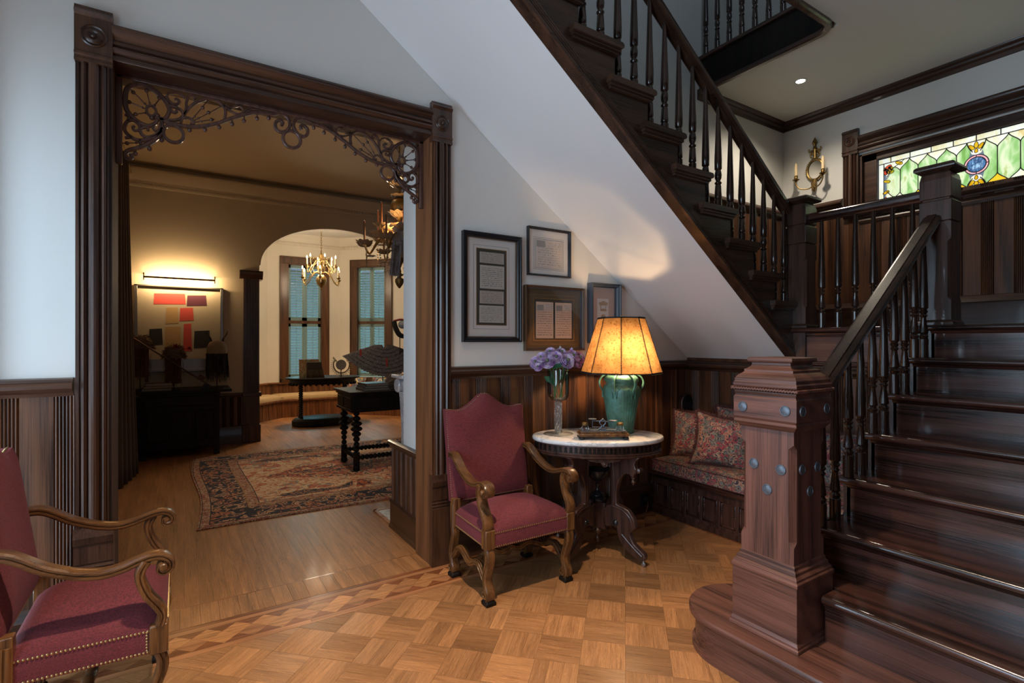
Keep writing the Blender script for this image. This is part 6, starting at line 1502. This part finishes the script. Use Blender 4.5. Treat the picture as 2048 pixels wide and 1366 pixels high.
twist((.10, .10, .15), (.10, .60, .15), .024).build('stretcher', M_ebony, lt); twist((.10, .10, .15), (1.6, .10, .15), .030).build('stretcher', M_ebony, lt); twist((.10, .60, .15), (1.6, .60, .15), .030).build('stretcher', M_ebony, lt)
g = 'black books on the library table'
M_bkg = flat('book_slate', (.035, .034, .040), .4)
for k, lab in enumerate(('bottom slate album of the stack on the library table', 'middle slate album of the stack on the library table', 'top slate album of the stack on the library table')):
    book(lab, (1.84, 5.70-.01*k, .868+.027*k), .36-.02*k, .28, .027, .0+.02*k, M_bkg, g)
cp = thing('feather_cape', 'grey flared cape of overlapping feathers on a stand above the table', 'cape', (2.02, 5.98, .868))
mb = MB(); mb.tube([(0, 0, 0), (0, 0, .36)], .006, 8); mb.box(-.08, .08, -.05, .05, 0, .012); mb.build('display_stand', M_blackm, cp)
M_fea = fabric('grey_feathers', (.035, .030, .033), (.11, .095, .095), 50, (1, 1, 1))
def cpf(u, v):
    a = (u-.5)*pi*1.05; r = .09+.33*v; return Vector((r*sin(a)*1.12, -.10*cos(a)*(.6+v), .50-.36*v*(.35+.65*cos(a)**2)-.10*v*v*0+(-.03 if abs(u-.5) < .06 and v < .1 else 0)))
mb = MB()
for row in range(8):
    v0, v1 = row/8, (row+1.15)/8
    nf = 24+row*3
    for i in range(nf):
        a0, a1 = i/nf, (i+1)/nf; A, B_, C, E_ = cpf(a0, v0), cpf(a1, v0), cpf(a1, min(v1, 1.03)), cpf(a0, min(v1, 1.03)); up = Vector((0, -.006*random.uniform(.5, 1.3), 0)); tip = (C+E_)/2+up*1.3+(C-B_)*.12
        mb.add([A, B_, C+up-(C-B_)*.1, tip, E_+up-(E_-A)*.1], [(0, 1, 2, 3, 4)])
stuff(mb.build('feathers', M_fea, cp, smooth=0))
mb = MB(); mb.grid(20, 6, lambda u, v: cpf(u, v)+Vector((0, .008, 0))); mb.build('cape_lining', M_fea, cp, smooth=70)
for a, m_ in ((.18, M_red), (.50, M_red), (.80, M_blackm)):
    q = cpf(a, .62); f_ = MB(); f_.prism([(-.012, .05), (.004, .075), (.016, .03), (.012, -.05), (-.004, -.06)], lambda x, z, h: (q.x+x, q.y-.012+h, q.z+z), -.002, .002); f_.build('accent_feather', m_, cp, smooth=0)
pc = thing('leather_case', 'brown leather case leaning on the right end of the library table', 'case', (2.10, 5.66, .868), -.2)
MB().prism([(-.16, 0), (.20, 0), (.22, .03), (.14, .15), (-.10, .17), (-.17, .06)], lambda a, b, h: (a, h+b*.35, b), -.03, .03).build('case_body', M_hide, pc, .008); MB().prism([(-.17, .06), (-.10, .17), (.14, .15), (.16, .10)], lambda a, b, h: (a, h+b*.35, b), -.036, .036).build('flap', flat('case_flap', (.06, .035, .028), .5), pc, .005)
od = thing('dark_rosette', 'round dark carved ornament between the albums and the leather case', 'ornament', (1.955+.03, 5.545, .868))
mb = MB(); mb.lathe([(.03, -.012), (.05, -.008), (.055, 0), (.05, .008), (.03, .012), (.012, .016), (0, .018)], 20, Matrix.Translation((0, 0, .056)) @ Matrix.Rotation(pi/2, 4, 'X'))
for i in range(10): a = 2*pi*i/10; mb.ball((.045*cos(a), -.006, .056+.045*sin(a)), .010, 8, 5)
mb.build('rosette', M_horn, od)
lm = thing('leather_stirrup', 'dark curved leather piece on a thin stand at the parlour doorway edge', 'ornament', (2.20, 5.90, .868))
mb = MB(); mb.tube([(0, 0, 0), (0, 0, .60)], .005, 6); mb.box(-.05, .05, -.04, .04, 0, .01); mb.build('display_stand', M_blackm, lm)
P = cr([(-.075, 0, .78), (-.055, -.01, .70), (-.01, -.01, .62), (.06, 0, .60), (.12, 0, .63)], 6); MB().sweep(P, (0, 1, 0), .026, .030, RND).build('leather_strap', M_blackm, lm); MB().ball((.03, 0, .74), .05, 12, 8).build('pad', flat('pale_pad', (.35, .36, .36), .7), lm); MB().tube([(-.075, 0, .78), (.0, -.01, .80), (.10, 0, .79)], .012, 8).build('strap_end', M_red, lm)
rt = thing('oval_table', 'black oval tea table on twisted columns in the bay', 'table', (2.05, 9.15, 0))
MB().lathe([(.56, .775), (.60, .785), (.61, .80), (.60, .81), (0, .81)], 48, sy=.68).build('table_top', M_ebony, rt); ap_ = MB(); ap_.lathe([(.52, .70), (.53, .70), (.54, .775), (.52, .775)], 48, sy=.66)
for i in range(36): t = 2*pi*i/36; ap_.ball((.53*cos(t), .53*.66*sin(t), .70), .025, 8, 5)
ap_.build('apron', M_ebony, rt)
for x, y in ((-.36, -.06), (-.36, .06), (.36, -.06), (.36, .06)): put(MB().lathe([(.028, .13), (.03, .16)]+bobbin(.16, .70, lambda t: .026, .036), 12).mesh('column', M_ebony, 40), rt, (x, y, 0))
MB().lathe([(.46, .0), (.50, .02), (.50, .09), (.47, .12), (.42, .135), (0, .135)], 48, sy=.62).build('base', M_ebony, rt)
bg = thing('beaded_bag', 'fringed dark pouch standing on the oval tea table', 'bag', (1.87, 8.95, .81), .1)
MB().prism([(-.13, 0), (.16, 0), (.12, .25), (-.12, .25)], lambda a, b, h: (a, h+b*.2, b), -.02, .02).build('pouch', M_hide, bg, .006); MB().prism([(-.12, .255), (.12, .255), (.10, .14), (.04, .09), (0, .08), (-.04, .09), (-.10, .14)], lambda a, b, h: (a, h+b*.2, b), -.026, .0).build('flap', flat('pouch_flap', (.03, .02, .016), .6), bg, .003)
s = MB(); strands(s, 140, lambda i: (random.uniform(-.12, .14), -.022+.02, .13), .12, .003, lambda i, p: (random.uniform(-.1, .1), -.25, -1)); stuff(s.build('fringe', M_fur, bg, smooth=0))
sb = thing('print_panel', 'small patterned card panel propped behind the fringed pouch', 'panel', (1.80, 9.06, .81), 0)
MB().prism([(-.15, 0), (.17, 0), (.17, .30), (-.15, .30)], lambda a, b, h: (a, h+b*.15, b), -.006, .006).build('card', paisley('faded_print', 18, [(.45,.30,.16),(.50,.36,.20),(.20,.24,.12),(.40,.15,.08),(.48,.34,.2)], (.18, .12, .07)), sb, smooth=0)
nk = thing('claw_necklace', 'bear claw necklace on a round pale stand on the tea table', 'necklace', (2.33, 9.05, .81))
MB().lathe([(.0, -.006), (.085, -.006), (.09, 0), (.085, .006), (0, .006)], 24, Matrix.Translation((0, .03, .20)) @ Matrix.Rotation(pi/2, 4, 'X')).build('stand_disc', flat('pale_disc', (.38, .38, .38), .6), nk); MB().tube([(0, .03, 0), (0, .03, .12)], .008, 8).build('stand_post', M_blackm, nk)
cw = MB(); M_claw = flat('ivory_claw', (.48, .40, .26), .5); dk = MB()
for i in range(25):
    a = pi*.80+pi*1.4*i/24; c = Vector((.135*cos(a), 0, .20+.14*sin(a))); o_ = Vector((cos(a), -.25, sin(a))).normalized()
    tg = Vector((-sin(a), 0, cos(a))); cw.tube([c, c+o_*.03-Vector((0, 0, .004)), c+o_*.055-Vector((0, .0, .012))], [.008, .007, .001], 6); dk.ball(tuple(c), .013, 8, 5)
cw.build('claw', M_claw, nk); dk.build('bead_strand', M_hide, nk)
fl_ = MB(); strands(fl_, 90, lambda i: (lambda s, t: (s*(.08+.05*t), -.01, .27+.06*t))(random.choice((1, -1)), random.random()), .05, .006, lambda i, p: (p.x*4, -.5, random.uniform(-.8, .3))); stuff(fl_.build('fur_tufts', M_claw, nk, smooth=0))
fm = thing('fireplace', 'white carved marble fireplace leg glimpsed past the doorway edge', 'fireplace', (1.48, 3.81, 0))
mb = MB()
mb.prism([(0, 0), (.20, 0), (.17, .2), (.13, .7), (.17, .95), (.19, 1.0), (0, 1.0)], lambda a, b, h: (h, a, b), 0, .11); mb.build('leg', M_marble, fm, .008)
mb = MB()
for y in (.20, .03): mb.lathe([(.0, -.07), (.05, -.07), (.058, -.06), (.058, .06), (.05, .07), (0, .07)], 18, Matrix.Translation((.055, y, 1.05)) @ Matrix.Rotation(pi/2, 4, 'Y'))
mb.build('volute', M_marble, fm); MB().box(-.04, 1.5, 0, .26, 1.11, 1.14).build('mantel_shelf', M_marble, fm, .01); MB().box(1.30, 1.41, 0, .16, 0, 1.11).build('leg', M_marble, fm, .008); MB().box(.11, 1.30, .02, .12, .85, 1.11).build('frieze', M_marble, fm, .006)
he = struct(MB().box(1.375, 3.2, 3.83, 4.195, -.005, .004).build('floor.002', M_marble, smooth=0))
MB().box(1.345, 1.375, 3.82, 4.225, -.005, .010).build('hearth_trim', M_strip, he, .003); MB().box(1.345, 3.2, 4.195, 4.225, -.005, .010).build('hearth_trim', M_strip, he, .003)

# ------------------------------------------------------------------ chandeliers
bc_ = thing('brass_chandelier', 'brass chandelier with lit candle bulbs hanging in the bay', 'chandelier', (2.04, 9.25, 2.28))
MB().lathe([(0, 0), (.008, .01), (.02, .03), (.012, .05), (.03, .07), (.07, .11), (.088, .17), (.082, .22), (.05, .265), (.03, .28), (.045, .30), (.03, .33), (.018, .36), (.032, .40), (.04, .43), (.022, .46), (.016, .52), (.03, .56), (.045, .59), (.025, .62), (.012, .65), (.008, .70)], 24).build('stem', M_brass, bc_)
for i in range(11):
    z = .72+i*.042; q = MB(); pts = [(.012*cos(t)*(1 if i % 2 else 0), .012*cos(t)*(0 if i % 2 else 1), z+.026*sin(t)) for t in [2*pi*k/10 for k in range(10)]]
    q.tube(pts, .0035, 5, closed=True); q.build('chain_link', M_brass, bc_)
MB().lathe([(.05, 1.185), (.06, 1.195), (.0, 1.203)], 16).build('ceiling_rose', M_brass, bc_)
def arm_set(n, R_, z0, zc, r0, ph, cl):
    for i in range(n):
        a = 2*pi*i/n+ph; mb = MB()
        P = cr([(r0, z0), (r0+.06, z0+.02), (R_*.55, z0-.05), (R_*.72, z0-.14 if n == 6 and R_ > .3 else z0-.09), (R_*.93, zc-.10), (R_, zc-.03)], 5)
        mb.tube([(q*cos(a), q*sin(a), z) for q, z in P], .008, 6)
        sp_ = cr([(R_*.5, z0-.05), (R_*.42, z0+.03), (R_*.55, z0+.07), (R_*.62, z0+.02), (R_*.56, z0)], 4); mb.tube([(q*cos(a), q*sin(a), z) for q, z in sp_], .005, 5)
        mb.lathe([(.01, -.03), (.03, -.01), (.036, 0), (.014, .004), (.013, .03), (.017, .034)], 12, Matrix.Translation((R_*cos(a), R_*sin(a), zc)))
        ar = mb.build('arm', M_brass, bc_)
        MB().lathe([(.012, .034), (.012, .034+cl), (0, .036+cl)], 10, Matrix.Translation((R_*cos(a), R_*sin(a), zc))).build('candle', M_cream, ar)
        MB().lathe([(.006, 0), (.012, .012), (.010, .03), (.003, .052), (0, .056)], 8, Matrix.Translation((R_*cos(a), R_*sin(a), zc+.036+cl))).build('flame_bulb', M_bulb, ar)
arm_set(6, .33, .30, .21, .03, .25, .10); arm_set(6, .24, .50, .42, .025, .55, .10)
gc = thing('gilt_chandelier', 'gilt and glass leaf chandelier with tall brown candles inside the doorway', 'chandelier', (1.83, 4.92, 1.93))
MB().tube([(0, 0, .95), (0, 0, 1.73)], .008, 6).build('chain', M_brassdk, gc)
M_leafg = flat('smoked_glass_leaf', (.30, .225, .14), .15, .3); M_taper = flat('brown_taper', (.12, .045, .018), .5)
MB().lathe([(0, 0), (.012, .01), (.03, .035), (.045, .07), (.042, .095), (.02, .11), (.012, .14), (.02, .17), (.012, .20), (.03, .25), (.06, .30), (.05, .36), (.03, .42), (.05, .48), (.06, .54), (.03, .62), (.018, .68), (.05, .72), (.085, .78), (.09, .82), (.07, .87), (.03, .90), (.02, .95)], 18).build('stem', M_brassdk, gc)
def leafcup(mb, c, R_, n, up=.7):
    for i in range(n):
        a = 2*pi*i/n; 
        def f(u, v): w_ = (u-.5)*.9*R_*sin(pi*min(1, .12+v*.85)); r = R_*(.2+v*.95); z = R_*(up*v**1.6-.25*max(0, v-.75)*3); return Vector((c[0]+r*cos(a)-w_*sin(a), c[1]+r*sin(a)+w_*cos(a), c[2]+z))
        mb.grid(3, 4, f)
mb = MB(); leafcup(mb, (0, 0, 1.0), .13, 9, .8); leafcup(mb, (0, 0, .70), .10, 9, .8); leafcup(mb, (0, 0, .62), .12, 8, .2); leafcup(mb, (0, 0, .90), .08, 8, .5); leafcup(mb, (0, 0, .52), .09, 8, .5); leafcup(mb, (0, 0, .12), .045, 8, .8); mb.build('leaf_crown', M_leafg, gc, smooth=70)
for tier, (n, R_, zc, ph, hc) in enumerate(((8, .36, .42, .1, .20), (6, .22, .56, .35, .22))):
    for i in range(n):
        a = 2*pi*i/n+ph; mb = MB(); zz = zc+.03*(i % 2)
        P = cr([(.04, .40), (.10, .50 if tier == 0 else .58), (R_*.6, .46 if tier == 0 else .56), (R_*.85, zz-.10), (R_, zz-.02)], 5); mb.tube([(q*cos(a), q*sin(a), z) for q, z in P], .008, 6)
        ar = mb.build('arm', M_brassdk, gc)
        lm_ = MB(); leafcup(lm_, (R_*.6*cos(a), R_*.6*sin(a), .47 if tier == 0 else .55), .055, 6, .9); leafcup(lm_, (R_*.82*cos(a), R_*.82*sin(a), zz-.13), .045, 6, .3); stuff(lm_.build('arm_leaf', M_leafg, ar, smooth=70))
        l_ = MB(); leafcup(l_, (R_*cos(a), R_*sin(a), zz-.03), .078, 8, .75); l_.build('leaf_cup', M_leafg, ar, smooth=70)
        MB().lathe([(.011, 0), (.009, hc), (0, hc+.01)], 8, Matrix.Translation((R_*cos(a), R_*sin(a), zz))).build('candle', M_taper, ar)
        if tier == 0:
            ch_ = MB()
            for s in range(2):
                rr = R_*(.95-.35*s)
                for k in range(7): ch_.ball((rr*cos(a+.12*s)+.004*(k % 2), rr*sin(a+.12*s), zz-.06-.026*k), .0085, 6, 4)
            ch_.build('crystal_drop', M_leafg, ar)
dg = thing('draped_garment', 'grey fringed garment draped over the gilt chandelier', 'garment', (1.86, 4.80, 2.10))
M_gar = fabric('grey_hide', (.10, .10, .11), (.32, .31, .32), 45)
mb = MB()
mb.grid(14, 12, lambda u, v: Vector((-.17+.34*u+.02*sin(9*v), -.05-.05*sin(pi*u)-.015*sin(17*u), .48-.26*v-.10*(2*u-1)**2*(1-v))))
mb.build('garment_body', M_gar, dg, smooth=70)
mb = MB(); mb.grid(6, 12, lambda u, v: Vector((-.165+.09*u-.03*v, -.06-.02*sin(8*u), .26-.33*v))); mb.build('sleeve', M_gar, dg, smooth=70)
s = MB(); strands(s, 160, lambda i: (random.uniform(-.17, .17), -.06, .24+random.uniform(-.02, .02)), .12, .003, lambda i, p: (random.uniform(-.15, .15), random.uniform(-.2, .1), -1)); strands(s, 60, lambda i: (random.uniform(-.2, -.1), -.07, random.uniform(-.08, .1)), .05, .003, lambda i, p: (random.uniform(-.8, .4), -.3, -1)); stuff(s.build('fringe', M_gar, dg, smooth=0))
